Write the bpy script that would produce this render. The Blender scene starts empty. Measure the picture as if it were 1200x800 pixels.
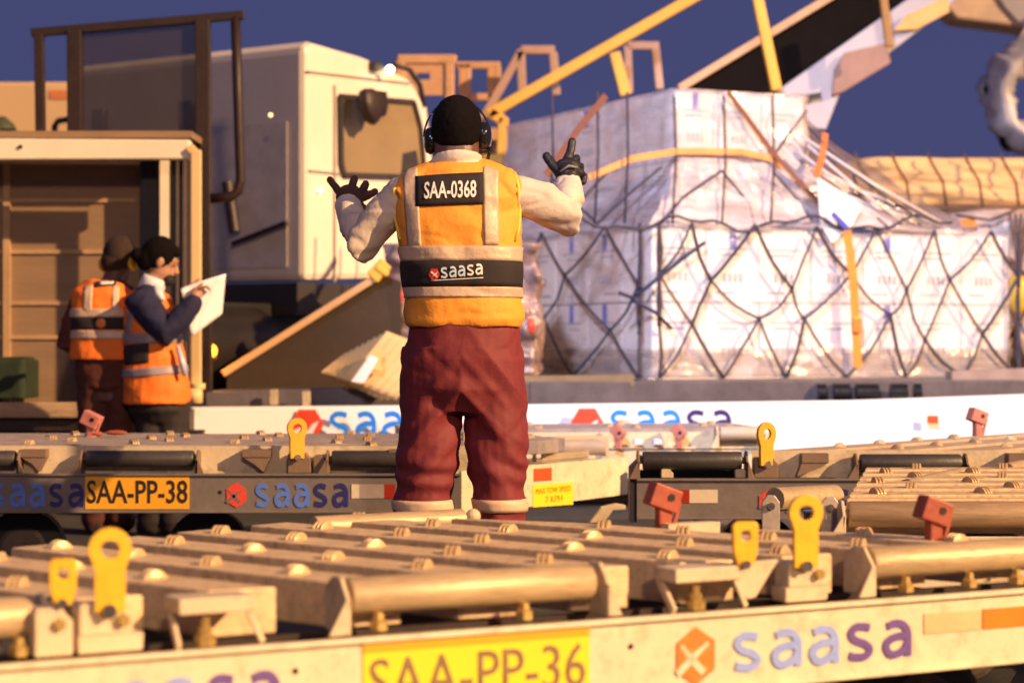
import bpy, bmesh, math, random
from mathutils import Vector, Matrix, noise
from mathutils.bvhtree import BVHTree
random.seed(7)
R = math.radians
sc = bpy.context.scene
COL = sc.collection
F = 2400.0      # focal length in photo pixels (1200 wide)
CZ = 1.04       # camera height

# ---------------------------------------------------------------- camera
cam_d = bpy.data.cameras.new("camera")
cam = bpy.data.objects.new("camera", cam_d); COL.objects.link(cam)
cam.location = (0, 0, CZ); cam.rotation_euler = (R(90), 0, 0)
cam_d.sensor_width = 36; cam_d.lens = 36 * F / 1200
cam_d.clip_start = .1; cam_d.clip_end = 3000
cam_d.dof.use_dof = True; cam_d.dof.focus_distance = 6.5; cam_d.dof.aperture_fstop = 3.0
sc.camera = cam
# ---------------------------------------------------------------- world / lights
LDIR = Vector((.78, -.46, .43)).normalized()
w = bpy.data.worlds.new("World"); sc.world = w; w.use_nodes = True
nt = w.node_tree; bg = nt.nodes['Background']
sky = nt.nodes.new('ShaderNodeTexSky'); sky.sky_type = 'NISHITA'; sky.sun_disc = False
sky.sun_elevation = R(-2.0); sky.sun_rotation = R(20)
mx = nt.nodes.new('ShaderNodeMix'); mx.data_type = 'RGBA'; mx.inputs[0].default_value = .93
nt.links.new(sky.outputs[0], mx.inputs[6]); mx.inputs[7].default_value = (.40, .46, 1.28, 1)
nt.links.new(mx.outputs[2], bg.inputs[0]); bg.inputs[1].default_value = .1
sd = bpy.data.lights.new("sun", 'SUN'); so = bpy.data.objects.new("sun", sd); COL.objects.link(so)
sd.energy = 5.0; sd.angle = R(.7); sd.color = (1, .62, .30)
so.rotation_euler = LDIR.to_track_quat('Z', 'Y').to_euler()
def spot(name, loc, aim, power, col, size, blend=.5, rad=.6):
    l = bpy.data.lights.new(name, 'SPOT'); o = bpy.data.objects.new(name, l); COL.objects.link(o)
    o.location = loc; l.energy = power; l.color = col; l.spot_size = R(size); l.spot_blend = blend; l.shadow_soft_size = rad
    o.rotation_euler = (Vector(loc) - Vector(aim)).to_track_quat('Z', 'Y').to_euler()
# added warm fill spot behind the camera, standing in for unseen apron lights; an unseen cool white one aimed at the loaded pallets
spot("apron_floodlight_warm", (3, -12, 8), (0, 9, 1), 3300, (1, .66, .42), 60)
spot("apron_floodlight_cool", (-3.5, -6, 10.5), (2.7, 14.2, 1.3), 14500, (.74, .77, 1), 19, .35)
sc.view_settings.view_transform = 'Standard'; sc.view_settings.look = 'None'
sc.view_settings.exposure = 0.5; sc.view_settings.gamma = 1

# ---------------------------------------------------------------- materials
MATS = {}
def M(name, col, rough=.6, metal=0., var=.15, scale=6, bump=.08, bscale=40, dirt=0., dirtcol=(.10, .07, .045), emit=None, alpha=None, spec=.5, streak=None, crease=0):
    if name in MATS: return MATS[name]
    m = bpy.data.materials.new(name); m.use_nodes = True; MATS[name] = m
    t = m.node_tree; p = t.nodes['Principled BSDF']
    p.inputs['Roughness'].default_value = rough; p.inputs['Metallic'].default_value = metal
    p.inputs['Specular IOR Level'].default_value = spec
    tc = t.nodes.new('ShaderNodeTexCoord'); mp = t.nodes.new('ShaderNodeMapping')
    if streak: mp.inputs['Scale'].default_value = streak
    t.links.new(tc.outputs['Object'], mp.inputs[0])
    n = t.nodes.new('ShaderNodeTexNoise'); n.inputs['Scale'].default_value = scale; n.inputs['Detail'].default_value = 5
    n.inputs['Roughness'].default_value = .65
    t.links.new(mp.outputs[0], n.inputs[0])
    r = t.nodes.new('ShaderNodeValToRGB'); t.links.new(n.outputs[0], r.inputs[0])
    r.color_ramp.elements[0].position = .3; r.color_ramp.elements[1].position = .7
    r.color_ramp.elements[0].color = (*[c * (1 - var) for c in col], 1)
    r.color_ramp.elements[1].color = (*[min(1, c * (1 + var)) for c in col], 1)
    out = r.outputs[0]
    if dirt > 0:
        n2 = t.nodes.new('ShaderNodeTexNoise'); n2.inputs['Scale'].default_value = scale * 2.3; n2.inputs['Detail'].default_value = 8
        n2.inputs['Roughness'].default_value = .75
        t.links.new(mp.outputs[0], n2.inputs[0])
        r2 = t.nodes.new('ShaderNodeValToRGB'); r2.color_ramp.elements[0].position = .5; r2.color_ramp.elements[1].position = .68
        r2.color_ramp.elements[0].color = (0, 0, 0, 1); r2.color_ramp.elements[1].color = (dirt, dirt, dirt, 1)
        t.links.new(n2.outputs[0], r2.inputs[0])
        mm = t.nodes.new('ShaderNodeMix'); mm.data_type = 'RGBA'
        t.links.new(r2.outputs[0], mm.inputs[0]); t.links.new(out, mm.inputs[6]); mm.inputs[7].default_value = (*dirtcol, 1)
        out = mm.outputs[2]
    t.links.new(out, p.inputs['Base Color'])
    if bump > 0:
        n3 = t.nodes.new('ShaderNodeTexNoise'); n3.inputs['Scale'].default_value = bscale; n3.inputs['Detail'].default_value = 4
        t.links.new(mp.outputs[0], n3.inputs[0])
        b = t.nodes.new('ShaderNodeBump'); b.inputs['Strength'].default_value = bump; b.inputs['Distance'].default_value = .02
        t.links.new(n3.outputs[0], b.inputs['Height']); t.links.new(b.outputs[0], p.inputs['Normal'])
        if crease:
            n4 = t.nodes.new('ShaderNodeTexNoise'); n4.noise_type = 'RIDGED_MULTIFRACTAL'; n4.inputs['Scale'].default_value = 3.5; n4.inputs['Detail'].default_value = 3; n4.inputs['Distortion'].default_value = .6
            t.links.new(mp.outputs[0], n4.inputs[0])
            b2 = t.nodes.new('ShaderNodeBump'); b2.inputs['Strength'].default_value = crease; b2.inputs['Distance'].default_value = .03
            t.links.new(n4.outputs[0], b2.inputs['Height']); t.links.new(b.outputs[0], b2.inputs['Normal']); t.links.new(b2.outputs[0], p.inputs['Normal'])
    if emit: p.inputs['Emission Color'].default_value = (*emit[0], 1); p.inputs['Emission Strength'].default_value = emit[1]
    if alpha is not None: p.inputs['Alpha'].default_value = alpha
    return m
cream = M('cream_paint_worn', (.62, .50, .34), .55, 0, .12, 5, .12, 30, .55, (.20, .12, .06))
rail_cream = M('cream_rail_paint', (.72, .62, .44), .45, 0, .1, 7, .1, 30, .6, (.38, .27, .14))
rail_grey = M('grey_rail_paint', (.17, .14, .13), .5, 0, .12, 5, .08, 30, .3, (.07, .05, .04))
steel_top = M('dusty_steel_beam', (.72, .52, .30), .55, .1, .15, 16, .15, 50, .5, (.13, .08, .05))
castor_m = M('worn_castor', (.60, .42, .22), .4, .2, .2, 30, .1, 60, .3, (.2, .12, .06))
roller_m = M('scuffed_zinc_roller', (.52, .38, .22), .45, .2, .2, 8, .1, 40, .5, (.2, .13, .07), streak=(1, 6, 6))
roller_dark = M('dark_rubber_roller', (.05, .043, .042), .45, 0, .2, 10, .1, 60, .3, (.10, .08, .06))
dark_steel = M('dark_steel', (.035, .028, .03), .5, .1, .3, 10, .1, 40)
dark_brown = M('dark_brown_steel', (.028, .014, .011), .5, .1, .3, 10, .1, 40)
yellow_m = M('yellow_hook_paint', (.88, .52, .03), .42, 0, .06, 12, .08, 60, .3, (.42, .18, .02))
red_m = M('brick_red_paint', (.36, .08, .045), .5, 0, .15, 14, .1, 60, .35, (.14, .05, .03))
pink_m = M('faded_red_paint', (.55, .2, .17), .5, 0, .2, 14, .1, 60)
plate_y = M('orange_yellow_plate', (.80, .38, .02), .4, 0, .03, 5, .02)
sticker_y = M('yellow_sticker', (.85, .66, .03), .4, 0, .03, 5, .02)
ink = M('black_ink', (.02, .015, .015), .5, 0, .1)
ink_w = M('worn_dark_print', (.24, .15, .07), .5, 0, .2, 60)
blue1 = M('light_blue_print', (.09, .19, .68), .45, 0, .08, 60)
blue1b = M('bright_blue_print', (.005, .24, .95), .45, 0, .03)
navy = M('navy_print', (.02, .02, .16), .45, 0, .1, 60)
violet = M('faded_violet_print', (.14, .08, .30), .45, 0, .1, 60)
paleblue = M('faded_blue_print', (.26, .36, .80), .45, 0, .1, 60, dirt=.4, dirtcol=(.6, .55, .5))
red_print = M('red_print', (.75, .06, .035), .4, 0, .1, 60)
orange_print = M('orange_red_print', (.78, .20, .03), .4, 0, .1, 60, dirt=.4, dirtcol=(.7, .5, .3))
refl_red = M('red_reflector', (.75, .10, .03), .25, 0, .05)
refl_dkred = M('dark_red_reflector', (.34, .03, .02), .25, 0, .05)
refl_white = M('white_reflector', (.66, .56, .44), .3, 0, .05)
white_band = M('white_bumper_paint', (.82, .80, .84), .35, 0, .03, 2, .01)
platform_m = M('grey_platform_steel', (.10, .085, .10), .5, .1, .3, 4, .1, 30, .4, (.04, .03, .03))
asphalt = M('asphalt', (.045, .04, .038), .9, 0, .3, 3, .3, 80)
truck_white = M('truck_white_paint', (.80, .70, .60), .3, 0, .04, 1.5, .01, 5, .12, (.5, .35, .2))
rubber = M('tyre_rubber', (.02, .018, .017), .7, 0, .2, 10)
rim_m = M('dusty_rim', (.12, .09, .07), .5, .3, .2, 10)
glass_m = M('amber_reflecting_glass', (.34, .24, .12), .10, .2, .1, 2, .01)  # tan of the mirrored sodium light is put into the glass colour
chrome = M('bare_metal', (.6, .55, .5), .25, 1, .1)
bolt_m = M('brassy_bolt', (.6, .42, .15), .35, .7, .1)
gold_steel = M('tan_rail_paint', (.62, .36, .20), .5, 0, .1, 6, .05, 30, .3, (.3, .15, .08))
rail_yellow = M('yellow_rail_paint', (.78, .44, .05), .45, 0, .08, 6, .05, 30)
skin_d = M('dark_skin', (.12, .055, .035), .45, 0, .1, 10, .02)
skin_l = M('tan_skin', (.42, .22, .14), .5, 0, .08, 10, .02)
hair_m = M('black_hair', (.006, .004, .004), .9, 0, .3, 60, .3, 320, spec=.1)
black_pl = M('black_gloss_plastic', (.01, .01, .012), .12, 0, .1)
shirt_m = M('beige_sweatshirt', (.66, .55, .47), .85, 0, .06, 8, .3, 24, crease=.28)
vest_m = M('orange_yellow_vest', (.92, .36, .04), .7, 0, .05, 6, .55, 12, crease=.28)
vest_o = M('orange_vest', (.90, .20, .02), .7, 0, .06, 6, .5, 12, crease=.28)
silver_tape = M('silver_reflective_tape', (.62, .45, .33), .5, .1, .06, 20, .3, 25)
grey_tape = M('grey_reflective_tape', (.30, .25, .28), .5, .1, .08, 20, .1, 200)
black_cloth = M('black_cloth', (.022, .014, .016), .8, 0, .15, 10, .2, 260)
maroon = M('maroon_work_trousers', (.175, .019, .026), .72, 0, .12, 5, .2, 22, crease=.15)
band_m = M('beige_reflective_band', (.72, .50, .34), .55, 0, .06)
glove_l = M('brown_work_glove', (.085, .032, .018), .65, 0, .35, 10, .2, 120)
glove_r = M('black_work_glove', (.015, .012, .014), .5, 0, .3, 20, .2, 120)
navy_cloth = M('navy_sleeve', (.012, .012, .05), .85, 0, .1, 8, .1, 120)
brown_jacket = M('red_brown_jacket', (.10, .022, .012), .8, 0, .15, 8, .2, 120)
paper = M('white_paper', (.86, .82, .88), .7, 0, .03)
white_print = M('white_print', (.85, .80, .75), .6, 0, .03)
mask_black = M('black_mask', (.012, .01, .014), .8)
carton = M('tan_carton', (.74, .64, .62), .7, 0, .05, 3, .04, 10)  # tan puts the shade on the load's left side into the colour
carton_w = M('white_carton', (.84, .82, .85), .65, 0, .03, 3, .04, 10)
netm = M('dark_net_rope', (.045, .04, .07), .8, 0, .3, 20)
netm2 = M('brown_net_rope', (.12, .07, .055), .8, 0, .3, 20)
strap_o = M('orange_strap', (.82, .24, .035), .6, 0, .1, 20)
strap_b = M('brown_strap', (.15, .04, .03), .6, 0, .1, 20)
tagblue = M('blue_tag', (.03, .06, .5), .5, 0, .1)
printm = M('grey_carton_print', (.30, .27, .34), .6, 0, .2, 30)
gold_tarp = M('golden_tarp', (.68, .42, .19), .7, 0, .1, 3, .15, 3)
panel_tan = M('tan_panel', (.27, .17, .10), .6, 0, .12, 2, .08, 8, .3, (.22, .11, .06), streak=(1, 1, 5))
lite_frame = M('pale_frame_paint', (.86, .76, .60), .5, 0, .06, 4, .03)
green_m = M('dark_green_tarp', (.014, .026, .010), .8, 0, .2, 6, .3, 12)
wood = M('rough_timber', (.45, .30, .18), .8, 0, .25, 4, .3, 20, .4, (.12, .07, .04), streak=(1, 6, 6))
ramp_m = M('brown_plywood', (.035, .017, .007), .7, 0, .2, 3, .1, 20)
card_m = M('corrugated_cardboard', (.62, .42, .20), .8, 0, .12, 8, .2, 30)
silver = M('silver_sheet_metal', (.48, .45, .50), .4, .4, .12, 1.5, .05, 6)
belt_m = M('black_conveyor_belt', (.007, .005, .005), .9, 0, .2, 6, spec=.1)
beige_far = M('beige_container_paint', (.62, .42, .24), .6, 0, .05, 1, .02)
def plastic(name, col, alpha, bs=7, rough=.22):
    m = M(name, col, rough, 0, .1, 4, .75, bs); 
    t = m.node_tree; p = t.nodes['Principled BSDF']
    n = t.nodes.new('ShaderNodeTexNoise'); n.inputs['Scale'].default_value = 5; n.inputs['Detail'].default_value = 6
    r = t.nodes.new('ShaderNodeMapRange'); r.inputs[1].default_value = .35; r.inputs[2].default_value = .7
    r.inputs[3].default_value = alpha * .45; r.inputs[4].default_value = min(1, alpha * 1.6)
    t.links.new(n.outputs[0], r.inputs[0]); t.links.new(r.outputs[0], p.inputs['Alpha'])
    return m
wrap_m = plastic('clear_stretch_wrap', (.78, .70, .76), .30, 9)
sheet_m = plastic('milky_plastic_sheet', (.66, .58, .64), .66, 6)
crump_m = M('crumpled_grey_plastic', (.27, .18, .17), .25, 0, .45, 9, .9, 14)
mesh_m = M('dark_wire_mesh', (.03, .02, .022), .6, 0, .2, 5, 0, 10, alpha=.5)

# ---------------------------------------------------------------- mesh helpers
def link(o, parent=None):
    COL.objects.link(o)
    if parent is not None: o.parent = parent
    return o
def tag(o, label=None, cat=None, group=None, kind=None):
    if label: o['label'] = label
    if cat: o['category'] = cat
    if group: o['group'] = group
    if kind: o['kind'] = kind
    return o
def empty(name, loc=(0, 0, 0), rz=0):
    o = bpy.data.objects.new(name, None); COL.objects.link(o); o.location = loc; o.rotation_euler = (0, 0, rz); o.empty_display_size = .1
    return o
class MB:
    def __init__(s): s.bm = bmesh.new()
    def faces(s, vs, fs):
        v = [s.bm.verts.new(p) for p in vs]
        for f in fs:
            try: s.bm.faces.new([v[i] for i in f])
            except ValueError: pass
        return s
    def hexa(s, p):   # 8 points: bottom 4 ccw, top 4 ccw
        return s.faces(p, [(3, 2, 1, 0), (4, 5, 6, 7), (0, 1, 5, 4), (1, 2, 6, 5), (2, 3, 7, 6), (3, 0, 4, 7)])
    def box(s, x0, x1, y0, y1, z0, z1):
        if x0 > x1: x0, x1 = x1, x0
        if y0 > y1: y0, y1 = y1, y0
        if z0 > z1: z0, z1 = z1, z0
        return s.hexa([(x0, y0, z0), (x1, y0, z0), (x1, y1, z0), (x0, y1, z0), (x0, y0, z1), (x1, y0, z1), (x1, y1, z1), (x0, y1, z1)])
    def prism(s, pts, ext):   # closed polygon of 3D points extruded by vector
        n = len(pts); e = Vector(ext)
        vs = [Vector(p) for p in pts] + [Vector(p) + e for p in pts]
        fs = [tuple(range(n))[::-1], tuple(range(n, 2 * n))] + [(i, (i + 1) % n, n + (i + 1) % n, n + i) for i in range(n)]
        return s.faces(vs, fs)
    def bar(s, p0, p1, wx, wz, up=(0, 0, 1)):   # rectangular bar
        p0, p1 = Vector(p0), Vector(p1); t = (p1 - p0).normalized(); up = Vector(up)
        a = t.cross(up)
        if a.length < .01: a = t.cross(Vector((0, 1, 0)))
        a.normalize(); b = a.cross(t)
        q = [a * (-wx / 2) + b * (-wz / 2), a * (wx / 2) + b * (-wz / 2), a * (wx / 2) + b * (wz / 2), a * (-wx / 2) + b * (wz / 2)]
        return s.hexa([p0 + x for x in q] + [p1 + x for x in q])
    def loft(s, pts, rad, seg=14, cap=True, ref=(0, 1, 0), pw=1.0):
        pts = [Vector(p) for p in pts]; rings = []
        for i, p in enumerate(pts):
            t = (pts[min(i + 1, len(pts) - 1)] - pts[max(i - 1, 0)])
            t = t.normalized() if t.length > 1e-6 else Vector((0, 0, 1))
            rf = Vector(ref); a1 = rf - rf.dot(t) * t
            if a1.length < .05: rf = Vector((1, 0, 0)); a1 = rf - rf.dot(t) * t
            a1.normalize(); a2 = t.cross(a1)
            r = rad[i] if isinstance(rad, (list, tuple)) else rad
            if not isinstance(r, (list, tuple)): r = (r, r)
            ring = []
            for k in range(seg):
                an = 2 * math.pi * k / seg; c, sn = math.cos(an), math.sin(an)
                c = math.copysign(abs(c) ** pw, c); sn = math.copysign(abs(sn) ** pw, sn)
                ring.append(s.bm.verts.new(p + a2 * r[0] * c + a1 * r[1] * sn))
            rings.append(ring)
        for i in range(len(rings) - 1):
            for k in range(seg):
                s.bm.faces.new((rings[i][k], rings[i][(k + 1) % seg], rings[i + 1][(k + 1) % seg], rings[i + 1][k]))
        if cap:
            s.bm.faces.new(rings[0][::-1]); s.bm.faces.new(rings[-1])
        return s
    def limb(s, pts, rad, seg=14):    # loft with rounded ends
        s.loft(pts, rad, seg)
        for p, r in ((pts[0], rad[0]), (pts[-1], rad[-1])):
            rr = min(r) if isinstance(r, (list, tuple)) else r
            s.ball(p, (rr, rr, rr))
        return s
    def tube(s, p0, p1, r, seg=14): return s.loft([p0, p1], r, seg)
    def ball(s, c, r, seg=14, rings=9, rot=None):
        if not isinstance(r, (list, tuple)): r = (r, r, r)
        m = Matrix.Translation(Vector(c)) @ (rot.to_4x4() if rot else Matrix.Identity(4)) @ Matrix.Diagonal((*r, 1))
        bmesh.ops.create_uvsphere(s.bm, u_segments=seg, v_segments=rings, radius=1, matrix=m); return s
    def grid(s, fn, nu, nv, thick=0):
        vs = [[s.bm.verts.new(fn(i / nu, j / nv)) for j in range(nv + 1)] for i in range(nu + 1)]
        for i in range(nu):
            for j in range(nv): s.bm.faces.new((vs[i][j], vs[i + 1][j], vs[i + 1][j + 1], vs[i][j + 1]))
        return s
    def text(s, string, o, right, up, width, height, depth=.002, offset=.012):
        """string fitted into width x height, lower left at o, raised by depth"""
        vs, fs = text_mesh(string, offset)
        right, up = Vector(right).normalized(), Vector(up).normalized(); n = right.cross(up)
        x0 = min(v[0] for v in vs); x1 = max(v[0] for v in vs); y0 = min(v[1] for v in vs); y1 = max(v[1] for v in vs)
        o = Vector(o)
        z1 = max(v[2] for v in vs) or 1
        pts = [o + right * ((v[0] - x0) / (x1 - x0) * width) + up * ((v[1] - y0) / (y1 - y0) * height) + n * ((v[2] / z1) * depth) for v in vs]
        return s.faces(pts, fs)
    def out(s, name, mat, parent=None, smooth=False, bevel=0, solid=0, loc=None):
        bmesh.ops.recalc_face_normals(s.bm, faces=s.bm.faces)
        me = bpy.data.meshes.new(name); s.bm.to_mesh(me); s.bm.free()
        me.materials.append(mat)
        if smooth:
            for p in me.polygons: p.use_smooth = True
        o = bpy.data.objects.new(name, me); link(o, parent)
        if loc is not None: o.location = loc
        if smooth == 'auto': me.set_sharp_from_angle(angle=R(35))
        if solid: 
            md = o.modifiers.new('solid', 'SOLIDIFY'); md.thickness = solid; md.offset = 0
        if bevel:
            md = o.modifiers.new('bevel', 'BEVEL'); md.width = bevel; md.segments = 2; md.limit_method = 'ANGLE'; md.angle_limit = R(40)
        return o
_tc = {}
def curve_to_mesh(cu):
    o = bpy.data.objects.new('tmp', cu); COL.objects.link(o)
    dg = bpy.context.evaluated_depsgraph_get(); me = bpy.data.meshes.new_from_object(o.evaluated_get(dg))
    vs = [tuple(v.co) for v in me.vertices]; fs = [tuple(p.vertices) for p in me.polygons]
    bpy.data.objects.remove(o); bpy.data.meshes.remove(me); bpy.data.curves.remove(cu)
    return vs, fs
def text_mesh(string, offset):
    k = (string, offset)
    if k in _tc: return _tc[k]
    cu = bpy.data.curves.new('t', 'FONT'); cu.body = string; cu.size = 1; cu.extrude = .5; cu.offset = offset; cu.resolution_u = 3
    vs, fs = curve_to_mesh(cu); vs = [(a, b, c + .5) for a, b, c in vs]
    _tc[k] = (vs, fs); return _tc[k]
def plate_mesh(loops, thick):
    """flat 2D shape with holes -> verts/faces in xy, thickness in z"""
    cu = bpy.data.curves.new('p', 'CURVE'); cu.dimensions = '2D'; cu.fill_mode = 'BOTH'; cu.extrude = thick / 2
    for lp in loops:
        sp = cu.splines.new('POLY'); sp.points.add(len(lp) - 1); sp.use_cyclic_u = True
        for p, q in zip(sp.points, lp): p.co = (q[0], q[1], 0, 1)
    return curve_to_mesh(cu)
def circ(cx, cy, r, n=20, ry=None): return [(cx + r * math.cos(2 * math.pi * i / n), cy + (ry or r) * math.sin(2 * math.pi * i / n)) for i in range(n)]

def smooth_path(p, n=6):
    out = []
    for i in range(len(p) - 1):
        a, b, c_, d = [Vector(p[min(max(k, 0), len(p) - 1)]) for k in (i - 1, i, i + 1, i + 2)]
        for j in range(n):
            t = j / n; out.append(.5 * ((2 * b) + (c_ - a) * t + (2 * a - 5 * b + 4 * c_ - d) * t * t + (3 * b - a - 3 * c_ + d) * t ** 3))
    return out + [Vector(p[-1])]
GL = {'s': [[(.84, .86), (.62, .91), (.36, .90), (.17, .74), (.32, .56), (.66, .44), (.85, .27), (.68, .10), (.38, .09), (.12, .15)]],
      'a': [[(.16, .85), (.42, .92), (.68, .88), (.84, .68), (.86, .4), (.86, .0)], [(.84, .56), (.50, .56), (.20, .45), (.13, .27), (.27, .09), (.52, .09), (.72, .20), (.84, .36)]]}
def glyph(m, ch, o, right, up, wd, ht, depth=.003, w=.215, proj=None):
    right, up = Vector(right).normalized(), Vector(up).normalized(); n = right.cross(up); o = Vector(o)
    for si, st in enumerate(GL[ch]):
        p = smooth_path(st); L, Rr = [], []
        for i, q in enumerate(p):
            t = (p[min(i + 1, len(p) - 1)] - p[max(i - 1, 0)]).normalized(); s = Vector((-t.y, t.x)) * w / 2
            L.append(q + s); Rr.append(q - s)
        for k in range(len(p) - 1):
            vs = []
            for z in (0, depth * (1 + .12 * si)):
                for q in (L[k], L[k + 1], Rr[k + 1], Rr[k]):
                    v = o + right * q.x * wd + up * q.y * ht
                    vs.append((proj(v) if proj else v) + n * z)
            m.hexa(vs)
class Fr:
    """a horizontal frame: origin on the ground, u along, v away from the camera"""
    def __init__(s, O, ang): s.O = Vector(O); s.ang = ang; s.u = Vector((math.cos(ang), math.sin(ang))); s.v = Vector((-math.sin(ang), math.cos(ang)))
    def a(s, px, b=0):
        t = (px - 600) / F
        return (t * (s.O.y + b * s.v.y) - s.O.x - b * s.v.x) / (s.u.x - t * s.u.y)
    def Y(s, a, b=0): return s.O.y + a * s.u.y + b * s.v.y
    def z(s, py, a, b=0): return CZ - (py - 400) / F * s.Y(a, b)
    def P(s, px, py, b=0): a = s.a(px, b); return Vector((a, b, s.z(py, a, b)))
    def L(s, X, Y): d = Vector((X, Y)) - s.O; return (d.dot(s.u), d.dot(s.v))
def W(px, py, D): return Vector(((px - 600) / F * D, D, CZ - (py - 400) / F * D))
def G(px, py, z): D = (CZ - z) * F / (py - 400); return ((px - 600) / F * D, D)

# ---------------------------------------------------------------- ground
def ground():
    b = MB(); b.grid(lambda u, v: ((u - .5) * 2400, -60 + v * 2400, 0), 24, 24)
    tag(b.out('ground', asphalt), 'dark asphalt of the airport apron', None, None, 'structure')
    b = MB(); b.box(-60, 60, 16.5, 16.75, .002, .006)
    b.out('painted_line', M('apron_yellow_line', (.6, .4, .05), .8, 0, .2), None)['kind'] = 'structure'
ground()

# ---------------------------------------------------------------- dollies
def clip(poly, p, n):
    out = []
    for i in range(len(poly)):
        a, b = poly[i], poly[(i + 1) % len(poly)]
        da = (a[0] - p[0]) * n[0] + (a[1] - p[1]) * n[1]; db = (b[0] - p[0]) * n[0] + (b[1] - p[1]) * n[1]
        if da >= 0: out.append(a)
        if (da > 0) != (db > 0) and abs(da - db) > 1e-9:
            t = da / (da - db); out.append((a[0] + (b[0] - a[0]) * t, a[1] + (b[1] - a[1]) * t))
    return out
def inset(poly, p, m):
    n = len(poly)
    ok = True
    for i in range(n):
        a, b = poly[i], poly[(i + 1) % n]; e = Vector((b[0] - a[0], b[1] - a[1]))
        if e.length < 1e-6: continue
        e.normalize()
        if (p[0] - a[0]) * (-e.y) + (p[1] - a[1]) * e.x < m: return False
    return True
_c = MB()
for k in range(3): _c.loft([(-.019 + k * .013, 0, 0), (-.0165 + k * .013, 0, 0), (-.0105 + k * .013, 0, 0), (-.008 + k * .013, 0, 0)], [.026, .030, .030, .026], 16, ref=(0, 0, 1))
_c.tube((-.022, 0, 0), (.024, 0, 0), .012, 8)
_castor0 = _c.out('castor', castor_m, None, 'auto'); castor_mesh = _castor0.data; bpy.data.objects.remove(_castor0)
def deck(root, poly, ang, pitch, width, ztop, h, mat, castor_step=.24, skip_px=None, off=0, castors=True):
    """beams across a convex ccw polygon in dolly coordinates"""
    d = Vector((math.cos(ang), math.sin(ang))); nrm = Vector((-d.y, d.x))
    ts = [p[0] * nrm.x + p[1] * nrm.y for p in poly]; t = min(ts) + off; k = 0; nc = 0
    while t < max(ts):
        pl = clip(poly, (nrm.x * t, nrm.y * t), nrm); pl = clip(pl, (nrm.x * (t + width), nrm.y * (t + width)), -nrm) if len(pl) > 2 else []
        if len(pl) > 2:
            b = MB(); b.prism([(x, y, ztop - h) for x, y in pl], (0, 0, h)); b.out('deck_beam', mat, root, bevel=.004)
            if castors:
                mid = nrm * (t + width * .5); ss = [p[0] * d.x + p[1] * d.y for p in pl]; s0 = min(ss) + (.08 if k % 2 else .19) + random.uniform(0, .02)
                while s0 < max(ss):
                    c = mid + d * s0
                    if inset(pl, c, .03) and nc < 95:
                        o = bpy.data.objects.new('castor', castor_mesh); link(o, root); o.location = (c.x, c.y, ztop - .009)
                        o.scale = (.85, .9, .9); o.rotation_euler = (random.uniform(0, 6), 0, ang + R(random.choice((20, 30, -15, 8)))); nc += 1
                    s0 += castor_step + random.uniform(-.015, .015)
        t += pitch; k += 1
def roller(root, a0, a1, b, z, r, mat, brackets=True, bmat=None):
    m = MB(); m.loft([(a0, b, z), (a0 + .006, b, z), (a1 - .006, b, z), (a1, b, z)], [r * .9, r, r, r * .9], 24, ref=(0, 0, 1))
    m.tube((a0 - .02, b, z), (a1 + .02, b, z), r * .35, 10)
    ro = m.out('roller', mat, root, 'auto')
    if brackets:
        for s, x in ((-1, a0 - .022), (1, a1 + .014)):
            q = MB(); z0 = .5
            q.prism([(x, b - r * 1.35, z0 + .002), (x, b + r * 1.5, z0 + .002), (x, b + r * 1.5, z + r * .5), (x, b + r * .5, z + r * 1.05), (x, b - r * .4, z + r * 1.05), (x, b - r * 1.35, z - r * .1)], (.009, 0, 0))
            xo = x + (s * .035 if s > 0 else -.035)
            q.hexa([(min(x, xo), b - r * 1.35, z0 + .002), (max(x, xo), b - r * 1.35, z0 + .002), (max(x, xo), b - r * 1.1, z0 + .002), (min(x, xo), b - r * 1.1, z0 + .002),
                    (x if s > 0 else x, b - r * 1.35, z - .0), (x + .009, b - r * 1.35, z), (x + .009, b - r * 1.1, z), (x, b - r * 1.1, z)])
            q.out('roller_bracket', bmat or cream, root, bevel=.002)
    return ro
def outline_hook(w, h, hole=.34):
    r = w / 2; pts = []
    for i in range(17):
        an = R(-30) + R(240) * i / 16; pts.append((r * math.cos(an), h - r + r * math.sin(an)))
    wb = w * .36; pts += [(-r * .70, h - r * 2.0), (-wb, h - r * 2.5), (-wb * .95, 0), (wb * .95, 0), (wb, h - r * 2.5), (r * .70, h - r * 2.0)]
    return [pts, circ(0, h - r, w * hole * .5 + w * .05, 18)]
def hook(root, a, b, z, w, h, yaw=0, round_=True, thick=.014, name='lock_hook', mat=None):
    if round_: loops = outline_hook(w, h)
    else:
        c = w * .14
        loops = [[(-w / 2 + c, h), (w / 2 - c, h), (w / 2, h - c), (w / 2 * .92, h * .32), (w * .3, 0), (-w * .3, 0), (-w / 2 * .92, h * .32), (-w / 2, h - c)], circ(0, h * .68, w * .2, 16)]
    vs, fs = plate_mesh(loops, thick)
    Mx = Matrix.Translation((a, b, z)) @ Matrix.Rotation(yaw, 4, 'Z') @ Matrix.Rotation(R(90), 4, 'X')
    m = MB(); m.faces([Mx @ Vector(v) for v in vs], fs); bmesh.ops.remove_doubles(m.bm, verts=m.bm.verts, dist=1e-5)
    o = m.out(name, mat or yellow_m, root, bevel=.0025)
    m = MB(); m.tube(Mx @ Vector((0, .004, -thick)), Mx @ Vector((0, .004, thick)), w * .16, 10)
    m.out('hook_bolt', chrome, o)
    return o
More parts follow.
